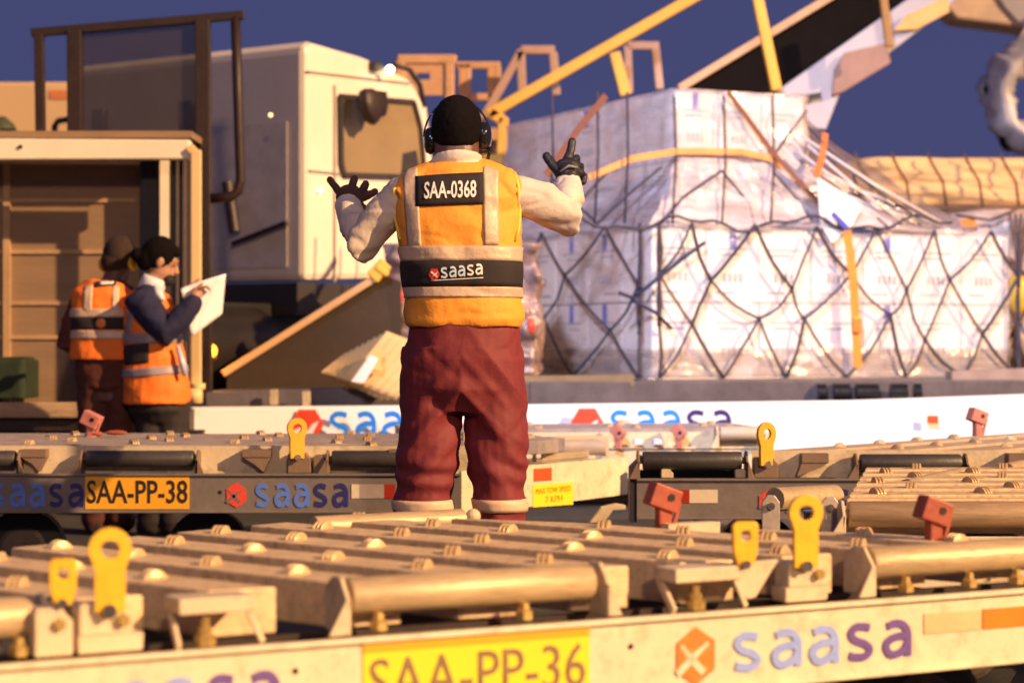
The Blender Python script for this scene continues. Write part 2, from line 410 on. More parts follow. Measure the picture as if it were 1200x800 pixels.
def block(root, a0, a1, b0, b1, z0, z1, mat=None, cut=.0, name='mount_block'):
    m = MB(); c = cut
    m.prism([(a0, b0, z0), (a1, b0, z0), (a1, b0, z1 - c * 2), (a1 - c, b0, z1 - c), (a1 - c * 1.6, b0, z1), (a0 + c * .4, b0, z1), (a0, b0, z1 - c * .4)], (0, b1 - b0, 0))
    return m.out(name, mat or cream, root, bevel=.003)
def tray(root, a0, a1, b0, b1, z, mat=None):
    m = MB(); m.box(a0, a1, b0, b1, z - .028, z); m.bar((a0 + .01, b1, z - .02), (a0 + .002, b0 + .01, .503), .01, .02); m.bar((a1 - .01, b0 + .01, z - .03), (a1 + .02, b0 + .015, .503), .008, .012)
    o = m.out('guide_tray', mat or cream, root, bevel=.003)
    m = MB(); ac = a0 * .6 + a1 * .4; m.loft([(ac, b0 + .025, .503), (ac, b0 + .025, .52), (ac, b0 + .025, .522), (ac, b0 + .025, .536)], [.02, .02, .013, .013], 8); m.tube((ac, b0 + .025, .536), (ac, b0 + .025, z - .03), .008, 8)
    m.out('tray_bolt', bolt_m, root)
def rail(root, a0, a1, mat, z0=.35, z1=.5, lipmat=None):
    m = MB(); m.box(a0, a1, 0, .008, z0, z1); m.box(a0, a1, .008, .05, z1 - .008, z1); m.box(a0, a1, .008, .05, z0, z0 + .008); m.box(a0, a1, -.012, 0, z1 - .004, z1 + .006); m.box(a0, a1, -.01, 0, z0 - .004, z0 + .004)
    return m.out('side_rail', mat, root, bevel=.002)
def logo(root, a0, z0, s, wtot, mats, hexr, z_h=None, b=-.004):
    """hexagon emblem and five letters; s = x-height, wtot = width of the word; a0 = left of emblem"""
    red, c1, c2, bgm = mats
    m = MB(); cx = a0 + hexr; cz = z0 + s / 2
    hx = [(cx + hexr * math.cos(R(30 + 60 * i)) * 1.0, cz + hexr * 1.12 * math.sin(R(30 + 60 * i))) for i in range(6)]
    m.prism([(x, b, z) for x, z in hx], (0, .003, 0)); m.out('logo_emblem', red, root)
    m = MB()
    for ang, ln in ((38, 1.45), (132, 1.2)):
        d = Vector((math.cos(R(ang)), 0, math.sin(R(ang)))); c = Vector((cx - hexr * .15, b - .001, cz - hexr * .1)); pz = Vector((-d.z, 0, d.x))
        l = hexr * ln * .62
        m.prism([c - d * l - pz * hexr * .14, c + d * l - pz * hexr * .04, c + d * l * 1.02 + pz * hexr * .1, c + pz * hexr * .2, c - d * l + pz * hexr * .16], (0, .001, 0))
    m.out('logo_bird', bgm, root)
    x = a0 + hexr * 2 + wtot * .075; adv = wtot / 4.86
    for k, ch in enumerate('saasa'):
        m = MB(); wd = adv * (.78 if ch == 's' else .84)
        glyph(m, ch, (x + k * adv, b + .003, z0), (1, 0, 0), (0, 0, 1), wd, s, .003); m.out('logo_letter', c1 if k < 3 else c2, root)
def rect(root, a0, a1, z0, z1, mat, name, b=-.003):
    m = MB(); m.box(a0, a1, b, b + .0025, z0, z1); return m.out(name, mat, root)
def wheel(root, a, b, r=.19, wd=.1):
    m = MB(); m.loft([(a, b - wd / 2, r), (a, b - wd * .35, r), (a, b + wd * .35, r), (a, b + wd / 2, r)], [r * .86, r, r, r * .86], 28, ref=(0, 0, 1))
    t = m.out('wheel', rubber, root, 'auto')
    m = MB(); m.loft([(a, b - wd / 2 - .012, r), (a, b - wd / 2 - .003, r)], [r * .5, r * .6], 20, ref=(0, 0, 1)); m.tube((a, b - wd / 2 - .03, r), (a, b - wd / 2, r), r * .2, 10); m.out('rim', rim_m, t)
def underframe(root, a0, a1, b0, b1, mat=None):
    m = MB(); m.box(a0, a1, b0, b0 + .06, .36, .46)
    m.box(a0, a1, b1 - .06, b1, .36, .46)
    for k in range(5):
        x = a0 + (a1 - a0) * (k + .5) / 5; m.box(x - .03, x + .03, b0 + .06, b1 - .06, .37, .45)
    m.out('chassis', mat or dark_brown, root)
def stopper(root, a, b, z0, s, yaw, mat=None, tilt=20):
    """folding pallet stop: stem, tilted square head with a hole, side lever"""
    T = Matrix.Translation((a, b, z0)) @ Matrix.Rotation(yaw, 4, 'Z')
    mat = mat or red_m
    m = MB(); 
    def bx(x0, x1, y0, y1, q0, q1, rot=None):
        pts = [Vector((x, y, z)) for z in (q0, q1) for x, y in ((x0, y0), (x1, y0), (x1, y1), (x0, y1))]
        if rot: pts = [rot @ p for p in pts]
        m.hexa([T @ p for p in pts])
    bx(-.16 * s, .16 * s, -.12 * s, .2 * s, 0, .75 * s)
    H = Matrix.Translation((0, 0, .86 * s)) @ Matrix.Rotation(R(tilt), 4, 'Y')
    bx(-.36 * s, .36 * s, -.2 * s, .3 * s, -.28 * s, .26 * s, H)
    o = m.out('pallet_stop', mat, root, bevel=.004)
    m = MB(); m.tube(T @ H @ Vector((.1 * s, -.22 * s, .04 * s)), T @ H @ Vector((.1 * s, -.19 * s, .04 * s)), .09 * s, 14); m.out('stop_hole', dark_brown, o)
    m = MB(); m.prism([T @ H @ Vector(p) for p in ((.37 * s, -.1 * s, .1 * s), (.44 * s, -.1 * s, 0), (.5 * s, -.1 * s, -.7 * s), (.42 * s, -.1 * s, -.78 * s), (.37 * s, -.1 * s, -.5 * s))], T.to_3x3() @ Vector((0, .1 * s, 0))); m.out('stop_lever', mat, o, bevel=.003)

def ccw(poly):
    A = sum(poly[i][0] * poly[(i + 1) % len(poly)][1] - poly[(i + 1) % len(poly)][0] * poly[i][1] for i in range(len(poly)))
    return poly if A > 0 else poly[::-1]
# ---- dolly A, nearest, plate SAA-PP-36
def dolly_a():
    f = Fr(G(0, 782, .5), math.atan2(1.045, 1.958))
    r = tag(empty('pallet_dolly', (f.O.x, f.O.y, 0), f.ang), 'nearest cream dolly with plate SAA-PP-36 and yellow lock hooks along its rail', 'dolly', 'airport pallet dollies')
    ZD = .59
    rail(r, -.5, 2.9, rail_cream)
    h = (CZ - ZD)
    LB = [(-1.75, 3.70), (-.47, 5.22), (-.14, 5.22)]
    pl = [f.L(*p) for p in LB]
    back = [p for p in pl]
    poly = ccw([(-.6, .13), (2.43, .13), back[2], back[1], back[0]])
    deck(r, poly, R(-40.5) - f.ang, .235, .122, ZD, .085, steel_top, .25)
    underframe(r, -.4, 2.6, .2, 1.5)
    # closed side plate between deck and rail, set back and dark
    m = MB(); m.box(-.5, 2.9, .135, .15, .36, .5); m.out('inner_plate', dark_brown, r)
    bz = .105
    def roll(p0, p1, zc):
        a0, a1 = f.a(p0, bz), f.a(p1, bz); roller(r, a0, a1, bz, zc, .036, roller_m)
    zc = lambda px, py: f.z(py, f.a(px, bz), bz)
    roll(-90, 36, .567); roll(407, 690, .567); roll(1016, 1330, .567)
    b0 = .045
    def zz(px, py, b=b0): return f.z(py, f.a(px, b), b)
    block(r, f.a(41, b0), f.a(86, b0), b0, b0 + .07, .505, zz(60, 712), cut=.012)
    block(r, f.a(92, b0), f.a(168, b0), b0, b0 + .05, .505, .535)
    block(r, f.a(94, b0), f.a(157, b0), b0 + .004, b0 + .055, .535, zz(120, 706), cut=.014)
    hook(r, f.a(129, b0 - .01), b0 - .01, zz(129, 716), .0735, .145, -f.ang * .6)
    hook(r, f.a(72, b0 + .01), b0 + .0, zz(72, 708), .048, .078, -f.ang * .6, False)
    tray(r, f.a(208, b0), f.a(297, b0), b0 - .01, .12, zz(250, 699))
    tray(r, f.a(789, b0), f.a(866, b0), b0 - .01, .12, zz(830, 664))
    # right group
    m = MB(); q = [f.P(862, 660, b0), f.P(914, 655, b0), f.P(905, 668, b0), f.P(886, 700, b0), f.P(876, 702, b0), f.P(862, 688, b0)]
    m.prism(q, (0, .02, 0)); m.out('mount_block', cream, r, bevel=.003)
    hook(r, f.a(873, b0 - .008), b0 - .008, zz(873, 662), .055, .09, -f.ang * .6, False)
    block(r, f.a(921, b0), f.a(970, b0), b0, b0 + .05, .505, .535)
    block(r, f.a(926, b0), f.a(972, b0), b0 + .004, b0 + .055, .535, zz(950, 657), cut=.016)
    hook(r, f.a(944, b0 - .01), b0 - .01, zz(944, 664), .0735, .15, -f.ang * .6)
    for px in (55, 130, 945): 
        m = MB(); a = f.a(px + 14, b0); m.tube((a, b0 - .012, .56), (a, b0, .56), .011, 6); m.out('block_bolt', bolt_m, r)
    # bits under rollers
    for px in (20, 440, 610, 1056, 1130, 1185):
        a = f.a(px, .09); m = MB(); m.loft([(a, .075, .506), (a, .075, .522), (a, .075, .526), (a, .075, .538)], [.018, .018, .011, .010], 6); m.out('frame_bolt', bolt_m, r)
    # print on the rail
    a0, a1 = f.a(425), f.a(690)
    rect(r, a0, a1, .37, .497, sticker_y, 'number_plate'); rect(r, a0, a1, .478, .4972, plate_y, 'plate_border', -.004)
    m = MB(); m.text('SAA-PP-36', (a0 + .012, -.003, .383), (1, 0, 0), (0, 0, 1), a1 - a0 - .022, .083, .002, .0); m.out('plate_number', ink_w, r)
    logo(r, f.a(789), .383, .076, f.a(1070) - f.a(858), (orange_print, paleblue, violet, rail_cream), (f.a(840) - f.a(789)) / 2)
    logo(r, f.a(19), .383, .076, f.a(335) - f.a(90), (orange_print, paleblue, violet, rail_cream), (f.a(66) - f.a(19)) / 2)
    rect(r, f.a(1082), f.a(1149), .425, .468, M('faded_reflector', (.70, .50, .27), .4), 'reflector'); rect(r, f.a(1151), f.a(1225), .425, .468, M('orange_reflector', (.80, .22, .03), .25), 'reflector')
    for px, z in ((346, .455), (739, .45)): 
        m = MB(); m.tube((f.a(px), -.002, z), (f.a(px), .002, z), .006, 10); m.out('rail_hole', dark_brown, r)
    # back roller, stops
    p0, p1 = f.L(*G(368, 612, .59)), f.L(*G(541, 603, .59))
    m = MB(); m.tube((p0[0], p0[1], .578), (p1[0], p1[1], .578), .028, 16); m.out('roller', roller_m, r, 'auto')
    m = MB(); d = Vector((p1[0] - p0[0], p1[1] - p0[1], 0)).normalized(); m.ball((p1[0] + d.x * .035, p1[1] + d.y * .035, .585), .02); m.out('roller_bracket', cream, r)
    a, b = f.L(*G(778, 616, ZD)); stopper(r, a, b, ZD - .02, .105, -f.ang + R(18))
    a, b = f.L(*G(1095, 632, ZD)); stopper(r, a, b, ZD - .02, .10, -f.ang + R(18))
    a, b = f.L(*G(820, 616, ZD)); block(r, a - .09, a + .06, b, b + .04, ZD - .03, ZD + .008, name='end_plate')
    for k in (.5, 2.1): wheel(r, k, .25); 
    wheel(r, .5, 1.3); wheel(r, 2.1, 1.3)
dolly_a()

# ---- dolly B with plate SAA-PP-38
def dolly_b():
    Yb = 8.3; f = Fr((0, Yb), 0)
    r = tag(empty('pallet_dolly', (0, Yb, 0)), 'grey railed dolly with orange plate SAA-PP-38 standing just behind the man', 'dolly', 'airport pallet dollies')
    e0 = f.a(541); p1 = G(736, 539, .5); e1 = f.L(*p1)
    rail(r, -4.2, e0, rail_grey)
    ZD = .612
    # fascia
    m = MB(); m.box(-4.2, e0 + .02, .10, .112, .48, ZD); m.out('fascia', cream, r)
    # chamfered end plate
    d = Vector((e1[0] - e0, e1[1], 0)); L = d.length; d.normalize()
    n = Vector((d.y, -d.x, 0))
    m = MB(); a = Vector((e0, .0, 0)); bq = Vector((e1[0], e1[1], 0))
    for (s, q0, q1) in ((0, .335, .515),):
        m.prism([a + Vector((0, 0, q0)), bq + Vector((0, 0, q0 + .01)), bq + Vector((0, 0, q1)), a + Vector((0, 0, q1))], -n * .012)
    ep = m.out('end_plate', rail_cream, r, bevel=.002)
    def on(px):   # distance along the end plate for a pixel column
        t = (px - 600) / F; return (t * Yb - a.x) / (d.x - t * d.y)
    def epz(py, s): return CZ - (py - 400) / F * (Yb + d.y * s)
    def patch(px0, px1, py0, py1, mat, name, o=.003):
        s0, s1 = on(px0), on(px1)
        pts = [a + d * s0 + Vector((0, 0, epz(py1, s0))), a + d * s1 + Vector((0, 0, epz(py1 - (px1 - px0) * .07, s1))), a + d * s1 + Vector((0, 0, epz(py0 - (px1 - px0) * .07, s1))), a + d * s0 + Vector((0, 0, epz(py0, s0)))]
        mm = MB(); mm.prism([p + n * o for p in pts], -n * .0025); mm.out(name, mat, ep); return s0, s1
    patch(625, 646, 549, 564, refl_red, 'reflector')
    s0, s1 = patch(624, 671, 568, 594, sticker_y, 'warning_sticker')
    mm = MB(); ls = s1 - s0; zt = epz(570, s0)
    mm.text('MAX TOW SPEED', a + d * (s0 + .02) + n * .0035 + Vector((0, 0, zt - .034)), d, (0, 0, 1), ls - .04, .024, .001, 0)
    mm.text('7 KPH', a + d * (s0 + ls * .3) + n * .0035 + Vector((0, 0, zt - .074)), d, (0, 0, 1), ls * .42, .026, .001, 0)
    mm.out('warning_text', M('dark_orange_ink', (.35, .12, .01), .5), ep)
    # deck
    poly = ccw([(-4.2, .11), (e0 + .02, .11), (e0 + .45, .75), (e0 + .2, 1.28), (-4.2, 1.28)])
    deck(r, poly, R(4), .21, .13, ZD, .06, M('lilac_grey_beam', (.30, .25, .25), .6, 0, .25, 8, .15, 50, .4, (.12, .09, .09)), .42)  # lilac grey holds the shade over these beams in their colour
    # triangular end deck with roller and tray behind the end plate
    for (px0, px1, py, D, rr, mt) in ((638, 712, 524, 9.4, .036, M('pale_tan_roller', (.45, .36, .28), .5)),):
        q0, q1 = W(px0, py, D), W(px1, py, D); m = MB(); m.tube((q0.x, q0.y - Yb, q0.z), (q1.x, q1.y - Yb, q1.z), rr, 16); m.out('roller', mt, r, 'auto')
    m = MB(); q = [W(x, y, 9.2) for x, y in ((624, 545), (624, 520), (630, 512), (700, 510), (713, 514), (714, 540), (710, 540), (709, 518), (698, 514), (632, 516), (628, 522), (629, 545))]
    m.prism([(p.x, p.y - Yb, p.z) for p in q], (0, .02, 0)); m.out('guard_loop', cream, r)
    m = MB(); q0, q1 = W(634, 536, 9.0), W(690, 532, 9.0); m.bar((q0.x, q0.y - Yb, q0.z), (q1.x, q1.y - Yb, q1.z), .03, .03); m.out('lock_bar', cream, r, bevel=.004)
    q = [(e0 + .05, .12), (e1[0] - .03, e1[1] + .03), (e1[0] - .35, e1[1] + .2), (e0, .9)]
    m = MB(); m.prism([(x, y, .49) for x, y in q], (0, 0, .012)); m.out('end_deck', cream, r)
    underframe(r, -4.1, e0 - .02, .15, 1.2)
    # tow hook under the end
    m = MB(); q = [W(x, y, 8.9) for x, y in ((690, 613), (705, 594), (722, 590), (733, 592), (733, 597), (718, 598), (708, 612))]
    m.prism([(p.x, p.y - Yb, p.z) for p in q], (0, .05, 0)); m.out('tow_hook', cream, r, bevel=.004)
    # rollers and front brackets
    for p0, p1 in ((-100, 18), (101, 227), (389, 500)):
        roller(r, f.a(p0, .05), f.a(p1, .05), .055, .562, .034, roller_dark, bmat=M('brown_bracket', (.20, .13, .09), .6))
    gb = M('brown_bracket', (.20, .13, .09), .6)
    for p0, p1 in ((24, 54), (284, 317), (456, 475)):
        m = MB(); a0, a1 = f.a(p0, .04), f.a(p1, .04); m.box(a0, a1, .035, .1, .57, .6); m.prism([(a0, .04, .57), (a1, .04, .57), (a1 - .03, .04, .51), (a0 + .05, .04, .54)], (0, .05, 0)); m.out('guide_tray', gb, r)
    block(r, f.a(337, .03), f.a(364, .03), .03, .09, .505, .585, gb, .012)
    block(r, f.a(367, .03), f.a(386, .03), .035, .09, .505, .578, gb, .02)
    hook(r, f.a(348, .02), .02, .565, .085, .165, R(25), mat=M('deep_yellow_hook', (.68, .36, .02), .45, 0, .1, 12))
    # prints
    a0, a1 = f.a(100), f.a(222)
    rect(r, a0, a1, .362, .497, plate_y, 'number_plate')
    m = MB(); m.text('SAA-PP-38', (a0 + .007, -.003, .385), (1, 0, 0), (0, 0, 1), a1 - a0 - .014, .094, .002, 0.012); m.out('plate_number', ink, r)
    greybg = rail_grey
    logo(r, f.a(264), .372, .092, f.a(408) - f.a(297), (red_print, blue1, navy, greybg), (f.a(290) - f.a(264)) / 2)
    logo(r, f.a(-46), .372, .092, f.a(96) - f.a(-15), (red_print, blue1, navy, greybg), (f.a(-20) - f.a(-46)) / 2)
    rect(r, f.a(412), f.a(421), .405, .462, refl_white, 'reflector'); rect(r, f.a(421), f.a(450), .405, .462, M('grey_reflector', (.34, .28, .26), .3), 'reflector'); rect(r, f.a(450), f.a(463), .405, .462, refl_dkred, 'reflector')
    m = MB(); m.tube((f.a(258), -.002, .43), (f.a(258), .002, .43), .008, 10); m.out('rail_hole', dark_brown, r)
    for px in (30, 245, 490): wheel(r, f.a(px, .3), .3, .17)
    x, y = G(107, 512, ZD); stopper(r, x, y - Yb, ZD - .02, .115, R(-10), pink_m, 25)
    m = MB(); x, y = G(136, 512, ZD); m.ball((x, y - Yb, ZD + .02), (.05, .02, .012)); m.ball((x - 2.2 * .04, y - Yb, ZD + .015), (.03, .02, .012)); m.out('release_pedal', red_m, r)
dolly_b()

def dolly_c():
    Yc = 8.0; f = Fr((0, Yc), 0)
    r = tag(empty('pallet_dolly', (0, Yc, 0)), 'grey railed dolly at right behind the red stops, dark rollers on its front', 'dolly', 'airport pallet dollies')
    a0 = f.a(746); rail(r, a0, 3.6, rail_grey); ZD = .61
    m = MB(); m.box(f.a(885), 3.6, .10, .112, .503, ZD); m.out('fascia', cream, r)
    m = MB(); m.box(a0, f.a(885), .15, .162, .36, .53); m.out('inner_plate', dark_steel, r)
    p = [f.L(*G(x, y, ZD)) for x, y in ((905, 529), (1200, 507))]
    poly = ccw([(p[0][0], .11), (3.6, .11), (3.8, 2.2), (p[1][0] + .3, p[1][1] + .36), ])
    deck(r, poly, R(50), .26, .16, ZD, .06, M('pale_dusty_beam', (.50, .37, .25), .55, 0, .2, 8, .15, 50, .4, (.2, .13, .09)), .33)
    gb = M('brown_bracket', (.20, .13, .09), .6)
    for p0, p1 in ((753, 869), (1008, 1126), (1215, 1300)):
        roller(r, f.a(p0, .05), f.a(p1, .05), .055, .562 if p0 > 900 else .572, .036, roller_dark, bmat=gb)
    for p0, p1 in ((940, 971), (1182, 1210)):
        m = MB(); q0, q1 = f.a(p0, .04), f.a(p1, .04); m.box(q0, q1, .035, .1, .565, .6); m.prism([(q0, .04, .565), (q1, .04, .565), (q1 - .03, .04, .545), (q0 - .02, .04, .51)], (0, .05, 0)); m.out('guide_tray', gb, r)
    block(r, f.a(884, .03), f.a(912, .03), .03, .09, .505, .585, gb, .012)
    hook(r, f.a(898, .02), .02, .555, .095, .17, R(35), mat=M('deep_yellow_hook', (.68, .36, .02), .45, 0, .1, 12))
    for px in (775, 862): block(r, f.a(px, .03), f.a(px + 14, .03), .03, .08, .506, .54, cream, .008, 'latch_tab')
    rect(r, f.a(790), f.a(808), .41, .462, refl_dkred, 'reflector'); rect(r, f.a(808), f.a(841), .41, .462, refl_white, 'reflector')
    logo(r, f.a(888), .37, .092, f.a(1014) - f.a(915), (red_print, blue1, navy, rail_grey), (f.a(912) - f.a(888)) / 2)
    x, y = G(1146, 507, ZD); stopper(r, x, y - Yc, ZD - .02, .115, R(20), M('light_brick_red', (.42, .14, .10), .5))
    # loop frame post on the left corner
    m = MB(); q = [W(x, y, 8.05) for x, y in ((738, 612), (738, 548), (752, 534), (756, 536), (746, 550), (746, 612))]
    m.prism([(p.x, p.y - Yc, p.z) for p in q], (0, .1, 0)); m.out('corner_post', M('mauve_grey_paint', (.16, .12, .12), .6), r)
    underframe(r, a0 + .05, 3.5, .18, 1.3); wheel(r, 1.0, .35, .17); wheel(r, 2.8, .35, .17)
dolly_c()
def dolly_d():
    Yd = 5.62; f = Fr((0, Yd), 0)
    r = tag(empty('pallet_dolly', (0, Yd, 0)), 'tan dolly at the right edge with a long horizontal roller and a bracketed short roller', 'dolly', 'airport pallet dollies')
    a0 = f.a(902); rail(r, a0 + .1, 3.0, rail_cream); ZD = .60
    brn = M('brown_scuffed_roller', (.36, .24, .14), .5, .1, .25, 12, .15, 60, streak=(1, 8, 8))
    m = MB(); m.box(f.a(985, .1), 3.0, .11, .122, .503, ZD - .02); m.out('fascia', M('tan_fascia', (.6, .45, .28), .6, 0, .2), r)
    roller(r, f.a(994, .05), f.a(1300, .05), .055, .562, .036, brn)
    p = [(f.a(1000), .115), (3.0, .115), (3.2, 1.6), (1.25, 1.6)]
    deck(r, ccw(p), R(3), .23, .115, ZD, .06, steel_top, .3, off=.02)
    # short tilted roller with two brackets
    q0, q1 = W(908, 585, 5.75), W(978, 581, 5.95); m = MB(); m.tube((q0.x, q0.y - Yd, q0.z), (q1.x, q1.y - Yd, q1.z), .034, 18); m.out('roller', roller_m, r, 'auto')
    zi = M('zinc_bracket', (.50, .42, .36), .4, .3, .2, 12)
    for (x0, y0, x1, y1, D) in ((893, 580, 914, 628, 5.68), (962, 582, 984, 632, 5.75)):
        A, B = W(x0, y1, D), W(x1, y0, D); m = MB(); m.prism([(A.x, A.y - Yd, .5), (B.x, A.y - Yd, .5), (B.x, A.y - Yd, B.z - .02), (B.x - .015, A.y - Yd, B.z), (A.x + .015, A.y - Yd, B.z), (A.x, A.y - Yd, B.z - .02)], (0, .012, 0)); m.out('roller_bracket', zi, r, bevel=.002)
        m = MB(); m.tube(((A.x + B.x) / 2, A.y - Yd - .01, B.z - .03), ((A.x + B.x) / 2, A.y - Yd, B.z - .03), .011, 8); m.out('bracket_bolt', chrome, r)
    q0, q1 = W(1062, 572, 6.5), W(1128, 557, 7.0); m = MB(); m.tube((q0.x, q0.y - Yd, q0.z), (q1.x, q1.y - Yd, q1.z), .03, 16); m.out('roller', roller_m, r, 'auto')
    q0, q1 = W(1180, 552, 7.2), W(1225, 543, 7.4); m = MB(); m.tube((q0.x, q0.y - Yd, q0.z), (q1.x, q1.y - Yd, q1.z), .03, 16); m.out('roller', roller_m, r, 'auto')
    underframe(r, 1.0, 2.9, .2, 1.4); wheel(r, 1.3, .3, .17); wheel(r, 2.6, .3, .17)
dolly_d()
def dolly_f():
    Yf = 10.3; f = Fr((0, Yf), R(6))
    r = tag(empty('pallet_dolly', (0, Yf, 0), R(6)), 'pale dolly in shade between the white saasa bumper and the grey dollies', 'dolly', 'airport pallet dollies')
    rail(r, f.a(470), f.a(905), cream); ZD = .60
    m = MB(); m.box(f.a(470), f.a(905), .03, .04, .503, ZD - .02); m.out('fascia', cream, r)
    poly = ccw([(f.a(470), .04), (f.a(900), .04), (f.a(900) - .05, .65), (f.a(470), .65)])
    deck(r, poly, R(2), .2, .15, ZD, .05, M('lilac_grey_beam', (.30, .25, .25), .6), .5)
    pt = M('pale_tan_roller', (.45, .36, .28), .5)
    roller(r, f.a(842, 0), f.a(888, 0), -.03, .575, .036, pt, bmat=cream); 
    for px in (724, 795): stopper(r, f.a(px, -.05), -.06, .50, .10, R(-20), M('pinkish_red_paint', (.5, .17, .13), .5), 50)
    for px in (742, 765): block(r, f.a(px, -.02), f.a(px + 10, -.02), -.05, -.01, .52, .55, M('pale_blue_tab', (.55, .6, .75), .4), .006, 'latch_tab')
    for k in (f.a(520, .3), f.a(850, .3)): wheel(r, k, .35, .17)
dolly_f()

# ---------------------------------------------------------------- transporter with white bumper
def transporter():
    r = tag(empty('cargo_transporter', (1, 13, 0)), 'low cargo transporter with long white bumper lettered saasa under the netted load', 'cargo transporter')
    O = Vector((1, 13, 0))
    pts = [(212, 478, 12.0), (225, 477, 11.93), (420, 475.5, 12.15), (620, 474, 12.4), (820, 471.5, 12.55), (1000, 469, 12.7), (1200, 462, 12.95), (1400, 455, 13.2)]
    m = MB(); top = [W(*p) - O for p in pts]
    n = len(top)
    vs = []
    for p in top: vs += [p, Vector((p.x, p.y, .33)), Vector((p.x, p.y + .09, .33)), Vector((p.x, p.y + .09, p.z))]
    fs = []
    for i in range(n - 1):
        for k in range(4): fs.append((i * 4 + k, (i + 1) * 4 + k, (i + 1) * 4 + (k + 1) % 4, i * 4 + (k + 1) % 4))
    fs += [(0, 1, 2, 3), tuple((n - 1) * 4 + k for k in (3, 2, 1, 0))]
    m.faces(vs, fs)
    bp = m.out('bumper', white_band, r, bevel=.012)
    # lettering on bumper
    def letters(px_hex, px0, px1, D, y0, parts='saasa'):
        A = W(px0, y0, D) - O; B = W(px1, y0, D + .02) - O; wd = (B - A).length
        x = (B - A).normalized(); x.z = 0
        adv = wd / 4.86
        xh = .165
        for k, ch in enumerate(parts):
            mm = MB(); glyph(mm, ch, A + x * adv * k + Vector((0, -.012, -xh)), x, (0, 0, 1), adv * .86, xh, .006, .20); mm.out('logo_letter', blue1b if k < 3 else navy, bp)
        c = W(px_hex, y0, D) - O + Vector((0, -.012, -xh * .45)); rr = .10
        mm = MB(); mm.prism([(c.x + rr * math.cos(R(60 * i)), c.y, c.z + rr * math.sin(R(60 * i))) for i in range(6)], (0, .005, 0)); mm.out('logo_emblem', M('red_orange_print', (.80, .07, .03), .4), bp)
        mm = MB(); mm.prism([(c.x - .09, c.y - .003, c.z - .04), (c.x - .03, c.y - .003, c.z - .015), (c.x, c.y - .003, c.z - .045), (c.x + .03, c.y - .003, c.z - .0), (c.x + .07, c.y - .003, c.z + .02), (c.x + .02, c.y - .003, c.z - .08), (c.x - .04, c.y - .003, c.z - .07)], (0, .002, 0)); mm.out('logo_bird', white_band, bp)
    letters(360, 384, 536, 12.06, 482); letters(688, 713, 858, 12.38, 480.5)
    q = W(1086, 496, 12.75) - O; mm = MB(); mm.box(q.x, q.x + .07, q.y - .012, q.y - .004, q.z - .0, q.z + .05); mm.out('reflector', refl_red, bp)
    # platform body
    m = MB()
    A = [W(240, 459, 12.25), W(620, 447, 12.6), W(1320, 444, 13.2)]
    lo = [W(240, 480, 12.25), W(620, 480, 12.6), W(1320, 480, 13.2)]
    for i in range(2):
        p, q, s, t = A[i] - O, A[i + 1] - O, lo[i + 1] - O, lo[i] - O
        dv = Vector((0, 3.6, 0)); m.hexa([t, s, s + dv, t + dv, p, q, q + dv, p + dv])
    m.out('platform', platform_m, r, bevel=.01)
    m = MB(); 
    for px, w_ in ((962, .05), (985, .10), (1015, .14), (1052, .10), (1074, .04)):
        m = MB(); q = W(px, 459, 12.9) - O; m.loft([(q.x - w_ / 2, q.y - .03, q.z), (q.x + w_ / 2, q.y - .03, q.z)], .055, 14, ref=(0, 0, 1)); m.out('side_roller', M('black_steel_roller', (.03, .03, .035), .3, .6), r, 'auto')
    m = MB()
    for px, py in ((322, 466), (360, 468)):
        m = MB(); q = W(px, py, 12.25) - O; m.box(q.x - .025, q.x + .02, q.y - .03, q.y, q.z - .04, q.z + .05); m.out('side_latch', cream, r)
    q = W(747, 447, 12.9) - O; m = MB(); m.ball(q, (.04, .03, .02)); m.out('platform_stud', chrome, r, True)
    for px in (330, 800, 1150):
        q = W(px, 500, 13.6) - O; m = MB(); m.tube((q.x, q.y - .15, .3), (q.x, q.y + .15, .3), .3, 24); m.out('wheel', rubber, r, 'auto')
    # grey plates lying on the platform edge
    m = MB(); q = [W(612, 447, 12.7) - O, W(742, 445, 12.75) - O]; m.bar(q[0], q[1], .1, .07); m.out('edge_guard', M('olive_brown_steel', (.20, .14, .08), .6, 0, .2), r)
    m = MB(); q = [W(1112, 442, 13.1) - O, W(1260, 436, 13.2) - O]; m.bar(q[0], q[1], .12, .08); m.out('edge_guard', M('mauve_steel', (.30, .22, .20), .6, 0, .2), r)
transporter()

